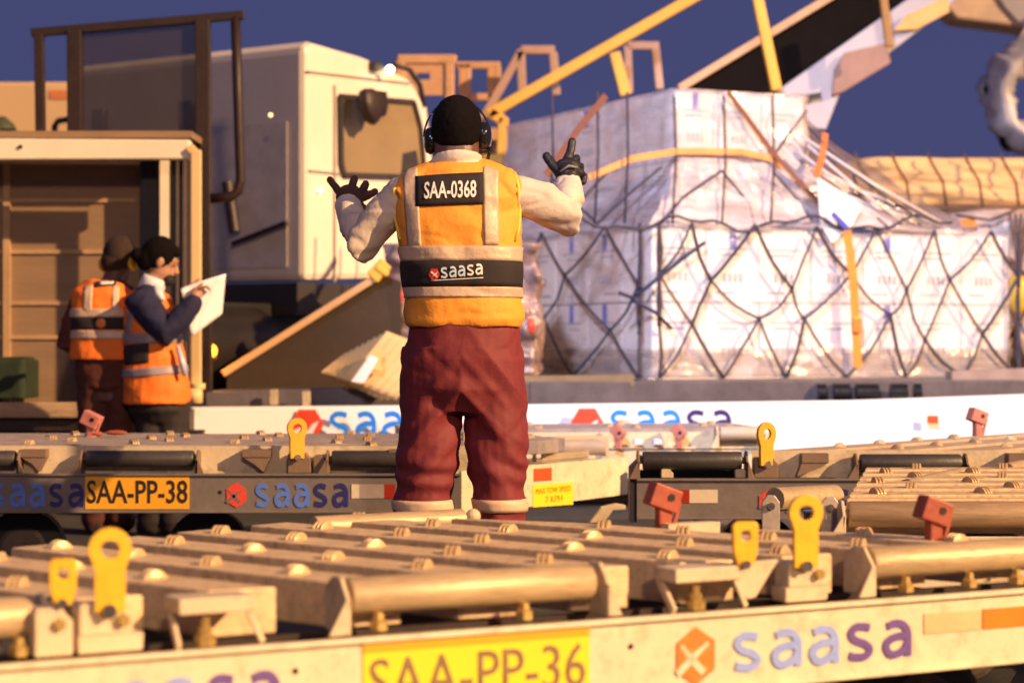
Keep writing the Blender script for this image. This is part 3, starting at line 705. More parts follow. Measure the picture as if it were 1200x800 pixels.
# ---------------------------------------------------------------- netted carton load
def rope(m, pts, r=.009, seg=6):
    m.loft(pts, r, seg, ref=(.3, .5, .8)); return m
def strap(m, pts, w=.045, n=(0, -1, 0)):
    pts = [Vector(p) for p in pts]; n = Vector(n).normalized()
    for i in range(len(pts) - 1):
        t = (pts[i + 1] - pts[i]).normalized(); s = t.cross(n).normalized() * w / 2
        m.hexa([pts[i] - s, pts[i] + s, pts[i] + s + n * .004, pts[i] - s + n * .004, pts[i + 1] - s, pts[i + 1] + s, pts[i + 1] + s + n * .004, pts[i + 1] - s + n * .004])
CG = R(25)
def cargo():
    o = W(763, 445, 13.45); f = Fr((o.x, o.y), CG)
    r = tag(empty('air_cargo_load', (o.x, o.y, 0), CG), 'tall load of white cartons under clear plastic, netted and strapped with orange', 'cargo')
    zb = .80; LA, LB = 2.93, 2.95
    m = MB(); m.box(-.06, LA + .06, -.06, LB + .06, zb - .045, zb); m.out('pallet', silver, r, bevel=.01)
    # lower cartons: two rows
    rnd = random.Random(3)
    def cart(a0, a1, b0, b1, z0, z1, mat, face='r'):
        g = .006; j = rnd.uniform(-.012, .012)
        m = MB(); m.box(a0 + g, a1 - g, b0 + g + (j if face == 'r' else 0), b1 - g, z0 + .002, z1 - g); c = m.out('carton', mat, r, bevel=.012)
        m = MB(); zc = (z0 + z1) / 2; wd = a1 - a0 if face == 'r' else b1 - b0; hh = z1 - z0
        def pr(s0, s1, q0, q1):
            if face == 'r': m.box(a0 + wd * s0, a0 + wd * s1, b0 + g + j - .003, b0 + g + j - .001, z0 + hh * q0, z0 + hh * q1)
            else: m.box(a0 + g - .003, a0 + g - .001, b0 + wd * s0, b0 + wd * s1, z0 + hh * q0, z0 + hh * q1)
        k = rnd.random()
        pr(.2, .8, .72, .74); pr(.25, .6, .64, .665)
        for q in range(4): pr(.3 + q * .1, .35 + q * .1, .28, .4)
        pr(.15, .5, .12, .15)
        m.out('carton_print', printm, c)
        if k > .62:
            m = MB(); 
            if face == 'r': m.box(a0 + wd * .42, a0 + wd * .54, b0 + g + j - .006, b0 + g + j - .003, z1 - .13, z1 - .008)
            else: m.box(a0 + g - .006, a0 + g - .003, b0 + wd * .42, b0 + wd * .54, z1 - .13, z1 - .008)
            m.out('blue_tag', tagblue, c)
    na = 7; wa = LA / na
    for i in range(na):
        cart(i * wa, (i + 1) * wa, 0, .42, zb, zb + .50, carton_w)
        cart(i * wa, (i + 1) * wa, 0, .42, zb + .50, zb + .99, carton_w)
    nb = 5; wb = (LB - .42) / nb
    for i in range(nb):
        for k in range(2): cart(0, .42, .42 + i * wb, .42 + (i + 1) * wb, zb + k * .5, zb + .5 + k * .49, carton, 'l')
    m = MB(); m.box(.43, LA - .01, .43, LB - .01, zb, zb + .97); m.out('inner_cartons', carton, r)
    # upper block
    ua, ub = .30, .22; ua1 = f.a(944, ub); z0, z1 = zb + 1.0, zb + 1.93
    nb = 5; wb = (LB - ub - .1) / nb; nu = 3; wu = (ua1 - ua) / nu
    for i in range(nu):
        cart(ua + i * wu, ua + (i + 1) * wu, ub, ub + wb, z0, z0 + .46, carton_w); cart(ua + i * wu, ua + (i + 1) * wu, ub, ub + wb, z0 + .46, z1, carton_w)
    for i in range(1, nb):
        for k in range(2): cart(ua, ua + .42, ub + i * wb, ub + (i + 1) * wb, z0 + k * .46, z0 + .46 + k * .47, carton, 'l')
    m = MB(); m.box(ua + .43, ua1 - .01, ub + wb, LB - .1, z0, z1 - .02); m.out('inner_cartons', carton, r)
    # wrinkled wrap round both blocks
    def shell(a0, a1, b0, b1, q0, q1, mat, amp, seed, name):
        m = MB()
        per = [(a0, b1), (a0, b0), (a1, b0), (a1, b1)]
        lens = [math.dist(per[i], per[i + 1]) for i in range(3)]; T = sum(lens)
        def fn(u, v):
            s = u * T; i = 0
            while i < 2 and s > lens[i]: s -= lens[i]; i += 1
            t = s / lens[i]; x = per[i][0] + (per[i + 1][0] - per[i][0]) * t; y = per[i][1] + (per[i + 1][1] - per[i][1]) * t
            nrm = Vector(((-1, 0), (0, -1), (1, 0))[i]); z = q0 + (q1 - q0) * v
            k = abs(noise.noise(Vector((x * 2.2 + seed, y * 2.2, z * 5)))) * amp + noise.noise(Vector((x * 9, y * 9 + seed, z * 14))) * amp * .3
            k += amp * .2
            return Vector((x + nrm.x * (.012 + k), y + nrm.y * (.012 + k), z))
        m.grid(fn, 130, 26); return m.out(name, mat, r, True)
    shell(0, LA, 0, LB, zb, zb + 1.0, wrap_m, .03, 3, 'stretch_wrap')
    shell(ua, ua1, ub, LB - .1, z0, z1 + .01, plastic('dense_stretch_wrap', (.72, .62, .66), .55, 8), .045, 9, 'stretch_wrap')
    shell(0, LA, 0, LB, zb + .005, zb + .19, plastic('grey_brown_film', (.36, .29, .27), .75, 10), .05, 14, 'gathered_film')
    m = MB(); m.grid(lambda u, v: Vector((ua - .02 + u * (ua1 - ua + .04), ub - .02 + v * (LB - ub - .1), z1 + .012 + .02 * noise.noise(Vector((u * 6, v * 6, 1))))), 30, 30); m.out('top_sheet', sheet_m, r, True)
    # skirt of plastic gathering from the upper block to the edges of the lower one
    def skirt(top, bot, seed, amp=.04, nu=60, nv=18):
        m = MB()
        def fn(u, v):
            def on(pl):
                s = u * (len(pl) - 1); i = min(int(s), len(pl) - 2); t = s - i; return Vector(pl[i]).lerp(Vector(pl[i + 1]), t)
            p = on(top).lerp(on(bot), v); p.z += -.10 * math.sin(v * math.pi) * (.5 + .5 * noise.noise(Vector((u * 3, 0, seed)))) + amp * noise.noise(Vector((u * 14, v * 3, seed))) * math.sin(min(1, v * 1.4 + .1) * math.pi * .9)
            p.y += amp * .8 * noise.noise(Vector((u * 18, v * 4, seed + 5)))
            return p
        m.grid(fn, nu, nv); return m.out('plastic_skirt', sheet_m, r, True)
    zt = zb + 1.0
    skirt([(ua - .02, LB - .3, z0 + .35), (ua - .03, ub - .03, z0 + .38)], [(-.05, LB, zt), (-.05, -.04, zt)], 2)
    skirt([(ua - .03, ub - .03, z0 + .42), (ua1 * .6, ub - .04, z0 + .45), (ua1 + .02, ub - .03, z0 + .5)], [(-.05, -.05, zt), (LA * .45, -.07, zt + .01), (LA - .35, -.05, zt)], 4)
    skirt([(ua1 + .02, ub, z1 - .15), (ua1 + .02, ub + 1.2, z1 - .1)], [(LA - .3, -.03, zt + .02), (LA, 1.3, zt)], 6)
    # hanging white sheet by the strap
    m = MB(); P = lambda px, py, b: f.P(px, py, b)
    q = [P(958, 208, -.05), P(1010, 240, -.06), P(1000, 262, -.07), P(975, 285, -.07), P(962, 262, -.06)]
    m.prism(q, (0, .01, 0)); m.out('loose_sheet', carton_w, r)
    m = MB()
    for a, b, c, d in ((940, 160, 1105, 262), (946, 170, 1060, 262), (935, 178, 1010, 225), (960, 215, 1090, 263)): rope(m, [P(a, b, .1), P((a + c) / 2, (b + d) / 2 + 4, .03), P(c, d, -.06)], .011)
    m.out('twisted_film', M('white_film', (.75, .68, .7), .3), r, True)
    # net on the two lower faces
    m = MB(); rnd2 = random.Random(11)
    def netface(org, du, length, zlo, zhi, cols, rows):
        nodes = {}
        for i in range(-1, cols + 2):
            for j in range(rows + 1):
                x = (i + (.5 if j % 2 else 0)) / cols * length
                jx, jz = (rnd2.uniform(-.12, .12), rnd2.uniform(-.09, .09)) if 0 < j < rows else (0, 0)
                x = min(max(x + jx, 0), length); p = Vector(org) + Vector(du) * x; p.z = zlo + (zhi - zlo) * j / rows + jz; nodes[i, j] = p
        for i in range(-1, cols + 2):
            for j in range(rows):
                for di in ((0, -1) if j % 2 == 0 else (0, 1)):
                    a = nodes.get((i, j)); b = nodes.get((i + di, j + 1))
                    if a is not None and b is not None and (a - b).length > .05:
                        mid = (a + b) / 2 + Vector((rnd2.uniform(-.02, .02), 0, -.03)); rope(m, [a, a.lerp(mid, .5) + Vector((0, 0, -.007)), mid, mid.lerp(b, .5) + Vector((0, 0, -.007)), b], .0095 if rnd2.random() > .3 else .013)
            for j in range(1, rows):
                if (i, j) in nodes: m.ball(nodes[i, j], .018, 8, 6)
    netface((.02, -.075, 0), (1, 0, 0), LA, zb + .0, zt + .02, 6, 3)
    netface((-.075, .02, 0), (0, 1, 0), LB, zb + .0, zt + .02, 3, 3)
    # upper ropes
    for px in (647, 700, 735): 
        rope(m, [f.P(px, 108, .0) + Vector((0, 0, 0)), f.P(px + 1, 180, -.02), f.P(px - 3, 262, -.05)], .008)
    for px in (790, 848, 905): 
        rope(m, [f.P(px, 112, ub - .05), f.P(px + 2, 190, ub - .07), f.P(px - 2, 262, -.08)], .008)
    rope(m, [f.P(905, 185, ub - .06), f.P(945, 130, ub - .06)], .007)
    rope(m, [f.P(x, 262 + 7 * math.sin(x * .045) + 4 * math.sin(x * .11), -.09) for x in range(640, 1130, 14)], .010)
    m.out('cargo_net', netm, r, True)
    m = MB()
    for pth in (((640, 200), (668, 232), (700, 262)), ((655, 262), (690, 225), (722, 190)), ((700, 262), (740, 225), (775, 196)), ((775, 262), (800, 232), (846, 200)), ((846, 200), (878, 238), (885, 266)), ((948, 150), (985, 190), (1030, 225), (1085, 262)), ((905, 200), (940, 240), (955, 266)), ((1000, 205), (1010, 240), (1040, 266)), ((955, 225), (1010, 228), (1060, 245))):
        rope(m, [f.P(x, y, -.04 if y > 240 else .08) for x, y in pth], .009)
    m.out('shoulder_net', netm, r, True)
    # dark heavy net cluster left of centre
    m = MB()
    for a in (((745, 347), (770, 327), (800, 303), (826, 284)), ((742, 352), (768, 366), (787, 385)), ((725, 343), (745, 350))):
        rope(m, [f.P(x, y, -.09) for x, y in a], .013)
    m.out('net_rope', M('blue_black_rope', (.03, .03, .08), .8), r, True)
    # straps
    m = MB(); strap(m, [f.P(992, 268, -.09), f.P(1000, 330, -.10), f.P(1005, 430, -.09)], .065); m.out('cargo_strap', strap_o, r)
    q = f.P(1003, 380, -.105); m = MB(); m.box(q.x - .04, q.x + .04, q.y - .02, q.y, q.z - .06, q.z + .05); m.out('ratchet', M('brass_buckle', (.45, .22, .06), .4, .5), r, bevel=.008)
    m = MB(); strap(m, [f.P(853, 108, ub - .06), f.P(905, 178, ub - .08), f.P(948, 225, .05), f.P(990, 265, -.09)], .035); m.out('cargo_strap', strap_b, r)
    m = MB(); strap(m, [f.P(690, 208, -.0), f.P(740, 186, .02), f.P(795, 177, ub - .06), f.P(870, 178, ub - .07), f.P(905, 186, ub - .07), f.P(915, 196, ub - .07)], .04); m.out('cargo_strap', M('pale_orange_strap', (.80, .33, .10), .6), r)
    m = MB(); strap(m, [f.P(967, 156, .1), f.P(963, 185, .05), f.P(955, 208, 0)], .05); m.out('cargo_strap', M('deep_orange_strap', (.62, .12, .02), .6), r)
    m = MB(); strap(m, [f.P(710, 112, -.1), f.P(675, 155, -.1), f.P(640, 205, -.1)], .045); m.out('cargo_strap', strap_b, r)
    m = MB(); strap(m, [f.P(975, 250, -.11), f.P(993, 268, -.11)], .04); m.out('strap_end', tagblue, r)
cargo()

def load2():
    o = W(1010, 440, 16.6); f = Fr((o.x, o.y), R(4))
    r = tag(empty('air_cargo_load', (o.x, o.y, 0), R(4)), 'second netted load at the right edge topped by a golden tarp', 'cargo')
    z1 = f.z(243, 0); z2 = f.z(181, 0)
    def lump(a0, a1, b0, b1, q0, q1, mat, name, amp, seed, round_=.12):
        m = MB(); n = 26
        bm = m.bm; bmesh.ops.create_cube(bm, size=1)
        bmesh.ops.subdivide_edges(bm, edges=bm.edges[:], cuts=n, use_grid_fill=True)
        for v in bm.verts:
            c = v.co * 2; x, y, z = c
            q = Vector((x, y, z)); 
            l8 = (abs(x) ** 8 + abs(y) ** 8 + abs(z) ** 8) ** (1 / 8)
            q = q / max(l8, 1e-6) * (1) if l8 > 0 else q
            k = 1 + amp * noise.noise(Vector((x * 2 + seed, y * 2, z * 2))) + amp * .5 * noise.noise(Vector((x * 6 + seed, y * 6, z * 6)))
            v.co = Vector(((a0 + a1) / 2 + q.x * (a1 - a0) / 2 * (1 + (k - 1) * .4), (b0 + b1) / 2 + q.y * (b1 - b0) / 2 * k, (q0 + q1) / 2 + q.z * (q1 - q0) / 2 * (1 + (k - 1) * .8)))
        return m.out(name, mat, r, True)
    lump(-.1, 2.6, 0, 2, z1, z2, gold_tarp, 'tarp_cover', .06, 2)
    lump(.6, 3.2, -.3, 2, .8, z1 + .02, M('pink_film', (.5, .4, .4), .3, 0, .3, 6, .8, 12), 'wrapped_cartons', .05, 7)
    m = MB()
    for k in range(8):
        a = -.02 + k * .3; rope(m, [(a - .05, -.03, z2 + .01), (a, -.09, z2 - .12), (a + .06, -.10, (z1 + z2) / 2), (a + .10, -.06, z1)], .011)
    rope(m, [(-.1, -.1, z1), (1.0, -.13, z1 - .02), (2.4, -.1, z1 + .03)], .02)
    for k in range(5):
        rope(m, [f.P(1183 + k * 7, 250, -.35), f.P(1196 - k * 4, 330 + k * 10, -.38), f.P(1184 + k * 6, 435, -.35)], .012)
    rope(m, [f.P(1180, 300, -.36), f.P(1200, 320, -.38), f.P(1230, 330, -.38)], .02); rope(m, [f.P(1180, 400, -.36), f.P(1205, 360, -.38), f.P(1230, 390, -.38)], .02)
    rope(m, [f.P(1120, 252, -.36), f.P(1160, 258, -.38), f.P(1185, 248, -.38), f.P(1200, 242, -.3)], .012)
    m.out('cargo_net', netm2, r, True)
    q = f.P(1192, 345, -.36); m = MB(); m.ball(q, (.1, .06, .16)); m.out('yellow_bag', M('dull_yellow_bag', (.6, .4, .03), .5), r, True)
    m = MB(); strap(m, [f.P(1125, 262, -.36), f.P(1143, 260, -.36)], .06); m.out('cargo_strap', strap_o, r)
load2()

def wrapped_stack():
    o = W(447, 445, 13.0)
    r = tag(empty('wrapped_stack', (o.x, 13.0, 0)), 'crumpled plastic wrapped stack standing directly behind the man in the orange vest', 'wrapped goods')
    m = MB(); bm = m.bm; bmesh.ops.create_cube(bm, size=1); bmesh.ops.subdivide_edges(bm, edges=bm.edges[:], cuts=34, use_grid_fill=True)
    w_ = (630 - 447) / F * 13; z0 = .83; z1 = CZ + (400 - 285) / F * 13
    for v in bm.verts:
        x, y, z = v.co
        k = noise.noise(Vector((x * 5, y * 5, z * 7))) * .10 + noise.noise(Vector((x * 14, y * 14, z * 16))) * .035
        v.co = Vector((w_ / 2 + x * w_ * (1 + .15 * noise.noise(Vector((0, 3, z * 4)))) + k * (1 if x > 0 else -1) * .6, .35 + y * .7 + k * (1 if y > 0 else -1), z0 + (z + .5) * (z1 - z0)))
    m.out('wrapping', crump_m, r, True)
    m = MB(); m.box(-.02, w_, 0, .7, z0 - .07, z0 - .005); m.out('pallet', wood, r)
    m = MB(); q = W(467, 347, 12.9); m.ball((q.x - o.x, -.06, q.z), (.03, .03, .05)); q = W(622, 382, 12.9); m.ball((q.x - o.x, -.03, q.z), (.03, .03, .05)); m.out('red_label', red_print, r, True)
wrapped_stack()
def cardboard():
    o = W(378, 440, 12.35); r = tag(empty('cardboard_stack', (o.x, 12.35, 0)), 'splayed pile of corrugated cardboard sheets at the foot of the brown ramp', 'cardboard', None)
    rn = random.Random(5)
    def c(px, py, y=0): w = W(px, py, 12.35); return Vector((w.x - o.x, y, w.z))
    for k in range(8):
        x0, y0 = 376 + k * 4.5, 436 + k * 1.2; x1, y1 = 404 + k * 7.0, 413 - k * 3.6
        A, B = c(x0, y0, -.02 * k), c(x1, y1, .12 - .02 * k); t = (B - A).normalized(); d = Vector((.16 + .02 * k, .0, -.10 - .004 * k))
        m = MB(); nz = 5
        def fn(u, v):
            p = A.lerp(B, u) + d * v; p += Vector((0, -.006 * math.sin(v * 40), .012 * math.sin(u * 7 + k) * v)); return p
        m.grid(fn, 10, 24); m.out('cardboard_sheet', card_m, r, True, solid=.008)
    m = MB(); m.prism([c(415, 446, -.22), c(437, 415, -.2), c(446, 420, -.2), c(430, 448, -.22)], (0, .01, 0)); m.out('white_sheet', paper, r)
    m = MB(); m.prism([c(440, 432, -.2), c(443, 408, -.2), c(449, 410, -.2), c(449, 434, -.2)], (0, .05, 0)); m.out('yellowed_block', M('pale_yellow_timber', (.75, .55, .2), .6), r)
cardboard()
def ramp():
    o = W(262, 437, 12.8); r = tag(empty('loading_ramp', (o.x, 12.8, 0)), 'brown ramp board with a pale lit timber edge sloping up behind the man', 'ramp')
    c = lambda px, py, D: (W(px, py, D).x - o.x, D - 12.8, W(px, py, D).z)
    m = MB(); m.prism([c(266, 440, 12.8), c(449, 322, 12.9), c(470, 330, 12.9), c(470, 458, 12.9), c(266, 458, 12.8)], (0, .08, 0)); m.out('side_board', ramp_m, r)
    m = MB(); m.bar(c(261, 438, 12.76), c(452, 318, 12.86), .1, .045); m.out('edge_timber', M('pale_timber', (.60, .36, .18), .6, 0, .15, 5), r, bevel=.006)
    m = MB(); m.bar(c(436, 326, 12.82), c(453, 308, 12.82), .07, .09); m.bar(c(441, 312, 12.80), c(455, 322, 12.80), .05, .04); m.out('end_bracket', rail_yellow, r, bevel=.01)
ramp()

# ---------------------------------------------------------------- truck
def truck():
    f = Fr((W(357, 400, 14).x, 14.0), R(55))
    r = tag(empty('truck', (f.O.x, f.O.y, 0), R(55)), 'white cab of a large truck parked behind the container, mirror over its side window', 'truck')
    LA, LB = 1.32, 2.35; z0, z1 = 1.45, 3.03
    P = lambda px, py, b=0: f.P(px, py, b)
    # cab: profile in a-z extruded in b, with rounded front and roof corner
    prof = [(0, z0), (LA, z0 + .05), (LA + .20, z0 + .25), (LA + .20, 2.1), (LA + .08, 2.78), (LA - .12, 2.96), (LA * .5, 3.06), (.08, 3.10), (0, 3.06)]
    m = MB(); m.prism([(a, 0, z) for a, z in prof], (0, LB, 0)); cab = m.out('cab', truck_white, r, bevel=.05)
    # window on the near side
    wpx = [(398, 113), (484, 120), (492, 150), (497, 208), (402, 205), (399, 190)]
    q = [P(x, y, -.012) for x, y in wpx]
    m = MB(); m.prism(q, (0, .008, 0)); m.out('side_window', glass_m, cab)
    m = MB(); 
    for i in range(len(q)): m.bar(q[i] + Vector((0, -.004, 0)), q[(i + 1) % len(q)] + Vector((0, -.004, 0)), .035, .03, up=(0, 1, 0))
    m.out('window_seal', dark_steel, cab)
    m = MB(); q = [P(x, y, -.014) for x, y in ((472, 180), (488, 176), (493, 205), (470, 205))]; m.prism(q, (0, .004, 0)); m.out('seat_shape', dark_steel, cab)
    m = MB(); 
    for a, b, c, d in ((392, 100, 392, 330), (362, 200, 400, 204), (360, 84, 480, 98)): m.bar(P(a, b, -.005), P(c, d, -.005), .02, .012)
    m.out('door_seam', M('grey_seam', (.32, .26, .24), .6), cab)
    m = MB(); c = P(437, 123, -.18); m.loft([c + Vector((0, 0, .10)), c + Vector((0, 0, .09)), c + Vector((.01, 0, -.02)), c - Vector((-.03, 0, .09)), c - Vector((-.04, 0, .10))], [(.10, .03), (.13, .05), (.13, .055), (.09, .05), (.06, .03)], 20, pw=.6); m.tube(c + Vector((0, 0, .1)), P(428, 106, 0), .015); m.out('mirror', dark_brown, r, True)
    # rear wall details
    m = MB(); m.box(-.012, -.003, .15, .9, z0 + .1, 2.55); m.out('rear_panel', M('off_white_panel', (.72, .63, .55), .4), cab)
    m = MB(); 
    for (b, c, mat_) in ((1.0, 1.14, 1), (1.9, 2.02, 1)): m.box(-.05, -.0, b, c, z0, 2.75)
    m.out('rear_strip', M('blue_grey_paint', (.22, .24, .34), .5), cab)
    m = MB(); m.tube((-.1, .55, z0 + .35), (-.1, .62, z0 + .7), .04); m.bar((-.07, .1, 1.85), (-.07, .6, 1.72), .03, .03); m.out('air_hose', dark_brown, cab)
    m = MB(); pts = [P(462, 76, -.02), P(480, 82, -.03), P(492, 100, -.02), P(497, 125, 0)]; m.loft(pts, .02, 8); m.out('grab_rail', dark_steel, r, True)
    c = P(457, 82, -.1); m = MB(); m.ball(c, .032); m.out('marker_lamp', M('lit_white_lamp', (1, .9, .7), .3, emit=((1, .85, .6), 5)), r, True)
    m = MB(); m.box(c.x - .12, c.x - .03, -.06, 0, c.z - .01, c.z + .05); m.out('lamp_bracket', dark_steel, r)
    for px, py, cc in ((317, 135, (1, .6, .2)), (376, 223, (1, 1, .8))):
        c = P(px, py, -.03); m = MB(); m.ball(c, .014); m.out('marker_lamp', M('lamp_%d' % px, (1, .9, .7), .3, emit=(cc, 2)), r, True)  # glowing balls stand for reflected glints on the cab, no lamps here
    # chassis, tank, wheel; the black also carries the shade under the cab
    dk = M('soot_black', (.012, .010, .010), .5)
    m = MB(); m.box(-1.3, LA + .2, .2, LB - .2, .7, 1.3); m.out('chassis', dk, r)
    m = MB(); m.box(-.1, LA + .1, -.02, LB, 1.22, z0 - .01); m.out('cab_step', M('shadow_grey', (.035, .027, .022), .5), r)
    m = MB(); m.loft([(-1.1, .25, .95), (-1.0, .25, .95), (-.3, .25, .95), (-.2, .25, .95)], [.25, .33, .33, .25], 20, ref=(0, 0, 1)); m.out('fuel_tank', M('dull_tank', (.035, .027, .022), .35, .5), r, 'auto')
    for a in (.75,):
        m = MB(); m.loft([(a, .0, .52), (a, .05, .52), (a, .3, .52)], [.44, .52, .52], 28, ref=(0, 0, 1)); wv = m.out('wheel', rubber, r, 'auto')
        m = MB(); m.tube((a, -.03, .52), (a, .02, .52), .26, 20); m.out('rim', rim_m, wv, 'auto')
    m = MB(); m.box(-1.25, -1.15, -.02, 2.0, .3, 1.35); m.out('side_guard', M('brown_guard', (.02, .013, .009), .6), r)
truck()
def amber_lamp():
    c = W(246, 411, 12.7)
    r = tag(empty('beacon', (c.x, c.y, 0)), 'lit amber warning lamp on a thin post beside the open container', 'lamp')
    m = MB(); m.ball((0, 0, c.z), .045); m.out('lamp_lens', M('lit_amber', (1, .4, .05), .3, emit=((1, .30, .02), 4)), r, True)
    m = MB(); m.tube((0, 0, 0), (0, 0, c.z - .03), .012); m.box(-.04, .04, -.01, .05, c.z - .05, c.z - .03); m.out('lamp_post', dark_brown, r)
    l = bpy.data.lights.new('amber_light', 'POINT'); lo = bpy.data.objects.new('amber_light', l); COL.objects.link(lo); lo.parent = r; lo.location = (0, -.06, c.z); l.energy = 3; l.color = (1, .4, .06); l.shadow_soft_size = .03
amber_lamp()

# ---------------------------------------------------------------- steel guard frame
def guard_frame():
    D = 12.3; o = W(238, 400, D)
    r = tag(empty('steel_guard_frame', (o.x, D, 0)), 'tall dark steel frame with a wire mesh panel, rising behind the open container', 'frame')
    c = lambda px, py, d=0: (W(px, py, D + d).x - o.x, d, W(px, py, D + d).z)
    def B(name, pts, w_, mat=dark_brown):
        m = MB()
        for i in range(len(pts) - 1): m.bar(c(*pts[i]), c(*pts[i + 1]), w_, w_, up=(0, 1, 0))
        m.out(name, mat, r, bevel=.004)
    B('top_rail', [(37, 39), (286, 18)], .05)
    B('thick_post', [(88, 36), (90, 470)], .085); B('thick_post', [(238, 24), (240, 470)], .085)
    B('thin_post', [(46, 40), (52, 460)], .055)
    m = MB(); pts = [c(x, y) for x, y in ((276, 20), (279, 120), (282, 210), (279, 224), (270, 231), (242, 233))]; m.loft(pts, .03, 12); m.out('bent_tube', dark_brown, r, True)
    m = MB(); m.prism([c(96, 34, .01), c(230, 24, .01), c(231, 200, .01), c(97, 200, .01)], (0, .01, 0)); m.out('mesh_panel', mesh_m, r)
guard_frame()

def container():
    D = 11.75; o = W(225, 470, D); OX, OY = o.x, D
    r = tag(empty('open_container', (OX, D, 0)), 'open sided container with pale top rail and corner post behind the two people', 'container')
    c = lambda px, py, d=0: Vector((W(px, py, D + d).x - OX, d, W(px, py, D + d).z))
    xl = -3.2
    m = MB(); a, b = c(-400, 166), c(222, 176); m.hexa([a + Vector((0, 0, -.11)), b + Vector((0, 0, -.05)), b + Vector((0, .1, -.05)), a + Vector((0, .1, -.11)), a + Vector((0, 0, .03)), b + Vector((0, 0, .06)), b + Vector((0, .1, .06)), a + Vector((0, .1, .03))]); m.out('top_rail', lite_frame, r, bevel=.008)
    m = MB(); m.bar(c(230, 176), c(230, 472), .055, .055); m.bar(c(222, 172), c(232, 184), .05, .05); m.out('corner_post', M('yellowed_post_paint', (.80, .56, .28), .5, 0, .05), r, bevel=.005)
    m = MB(); m.box(c(222, 0).x, c(238, 0).x, -.09, .0, c(0, 472).z, c(0, 455).z); m.box(c(226, 0).x, c(241, 0).x, -.07, .0, c(0, 456).z, c(0, 449).z); m.out('post_foot', M('yellowed_post_paint', (.80, .56, .28), .5, 0, .05), r, True)
    zt = c(0, 180).z; zb = c(0, 480).z
    m = MB(); m.box(xl, c(168, 300, .5).x, .5, .54, zb, zt + .1); m.out('back_wall', panel_tan, r)
    m = MB(); 
    for z in (c(0, 295, .5).z, c(0, 355, .5).z, c(0, 395, .5).z, c(0, 235, .5).z): m.box(xl, c(160, 300, .5).x, .485, .5, z - .012, z + .012)
    m.box(c(4, 0, .48).x, c(12, 0, .48).x, .47, .5, zb, zt); m.out('wall_ribs', M('tan_rib', (.45, .28, .15), .6), r)
    m = MB(); m.box(xl, -.02, .1, .54, zt + .1, zt + .14); m.out('roof', panel_tan, r)
    m = MB(); m.box(c(166, 0, .4).x, c(186, 0, .4).x, .36, .49, zb, zt + .1); m.out('inner_post', M('very_dark_paint', (.02, .016, .025), .5), r)
    m = MB(); m.box(c(188, 0, .3).x, c(199, 0, .3).x, .28, .32, c(0, 292, .3).z, c(0, 186, .3).z); m.out('pale_strip', lite_frame, r)
    m = MB(); m.box(c(201, 0, .3).x, c(222, 0, .3).x, .3, .38, zb, zt + .1)
    m.box(c(186, 0, .5).x, c(225, 0, .5).x, .5, .54, zb, zt + .1); m.out('side_wall', M('dark_brown_wall', (.05, .035, .035), .6), r)
    m = MB(); 
    for px in (206, 214): m.box(c(px, 0, .25).x, c(px + 3, 0, .25).x, .26, .3, zb, zt + .1)
    m.out('side_wall_rib', M('brown_grey_rib', (.12, .09, .09), .5), r)
    m = MB(); m.box(xl, c(222, 0).x, .0, .54, zb - .12, zb); m.out('floor', dark_brown, r)
    m = MB(); m.box(xl, c(100, 0).x, -.06, -.005, c(0, 489).z, c(0, 471).z); m.out('floor_timber', wood, r, bevel=.008)
    b = MB(); b.tube((0, 0, 0), (0, 0, .1), .05); 
    m = MB(); m.tube(c(24, 172, -.01), c(24, 172, .0), .012); m.out('rail_hole', dark_brown, r)
    m = MB()
    for px in (-200, 30, 210): m.box(c(px, 0).x, c(px, 0).x + .12, .1, .25, 0, zb - .12)
    m.out('leg', dark_steel, r)
    return r
container()
def tarp():
    D = 12.2; o = W(40, 465, D)
    m = MB(); bm = m.bm; bmesh.ops.create_cube(bm, size=1); bmesh.ops.subdivide_edges(bm, edges=bm.edges[:], cuts=20, use_grid_fill=True)
    for v in bm.verts:
        x, y, z = v.co; k = noise.noise(Vector((x * 4, y * 4, z * 4))) * .04
        v.co = Vector((x * .9 - .42, y * .34, (z + .5) * .22 + k * (z + .5)))
    t = m.out('green_tarp_bundle', green_m, None, True, loc=(o.x, D - .18, o.z)); tag(t, 'dark green folded tarp lying on the container floor at the left edge', 'tarp')
tarp()
def far_left():
    D = 19; o = W(80, 160, D)
    r = tag(empty('shipping_container', (o.x, D, 0)), 'far beige container behind the guard frame at the left edge', 'container')
    z1 = W(0, 96, D).z
    m = MB(); m.box(-2.6, .7, 0, 2.4, .9, z1); m.out('body', beige_far, r, bevel=.03)
    m = MB(); m.box(-.15 - W(0, 0, D).x * 0 - .02, .0, -.01, -.002, z1 - .16, z1 - .08); m.out('red_mark', M('faded_red_mark', (.6, .2, .08), .5), r)
    m = MB(); m.box(-2.6, .7, .2, 2.2, .55, .9); m.tube((-2, .2, .4), (-2, .6, .4), .4); m.tube((0, .2, .4), (0, .6, .4), .4); m.out('trailer', dark_steel, r)
    D = 16; c = W(2, 176, D)
    r = tag(empty('water_tank', (c.x, D, 0)), 'dark green rounded tank top showing above the container rail at the left edge', 'tank')
    m = MB(); m.loft([(0, 0, 0), (0, 0, c.z - .05), (0, 0, c.z + .1), (0, 0, c.z + .2), (0, 0, c.z + .26)], [.14, .15, .14, .10, .03], 20); m.out('tank_body', M('olive_tank', (.06, .07, .03), .5), r, True)
    m = MB(); pts = [(W(x, y, D).x - c.x, 0, W(x, y, D).z) for x, y in ((64, 165), (64, 148), (68, 142), (80, 140))]; m.loft(pts, .025, 8); m.tube((pts[0][0], 0, 0), pts[0], .02); m.out('pipe', dark_steel, r, True)
far_left()

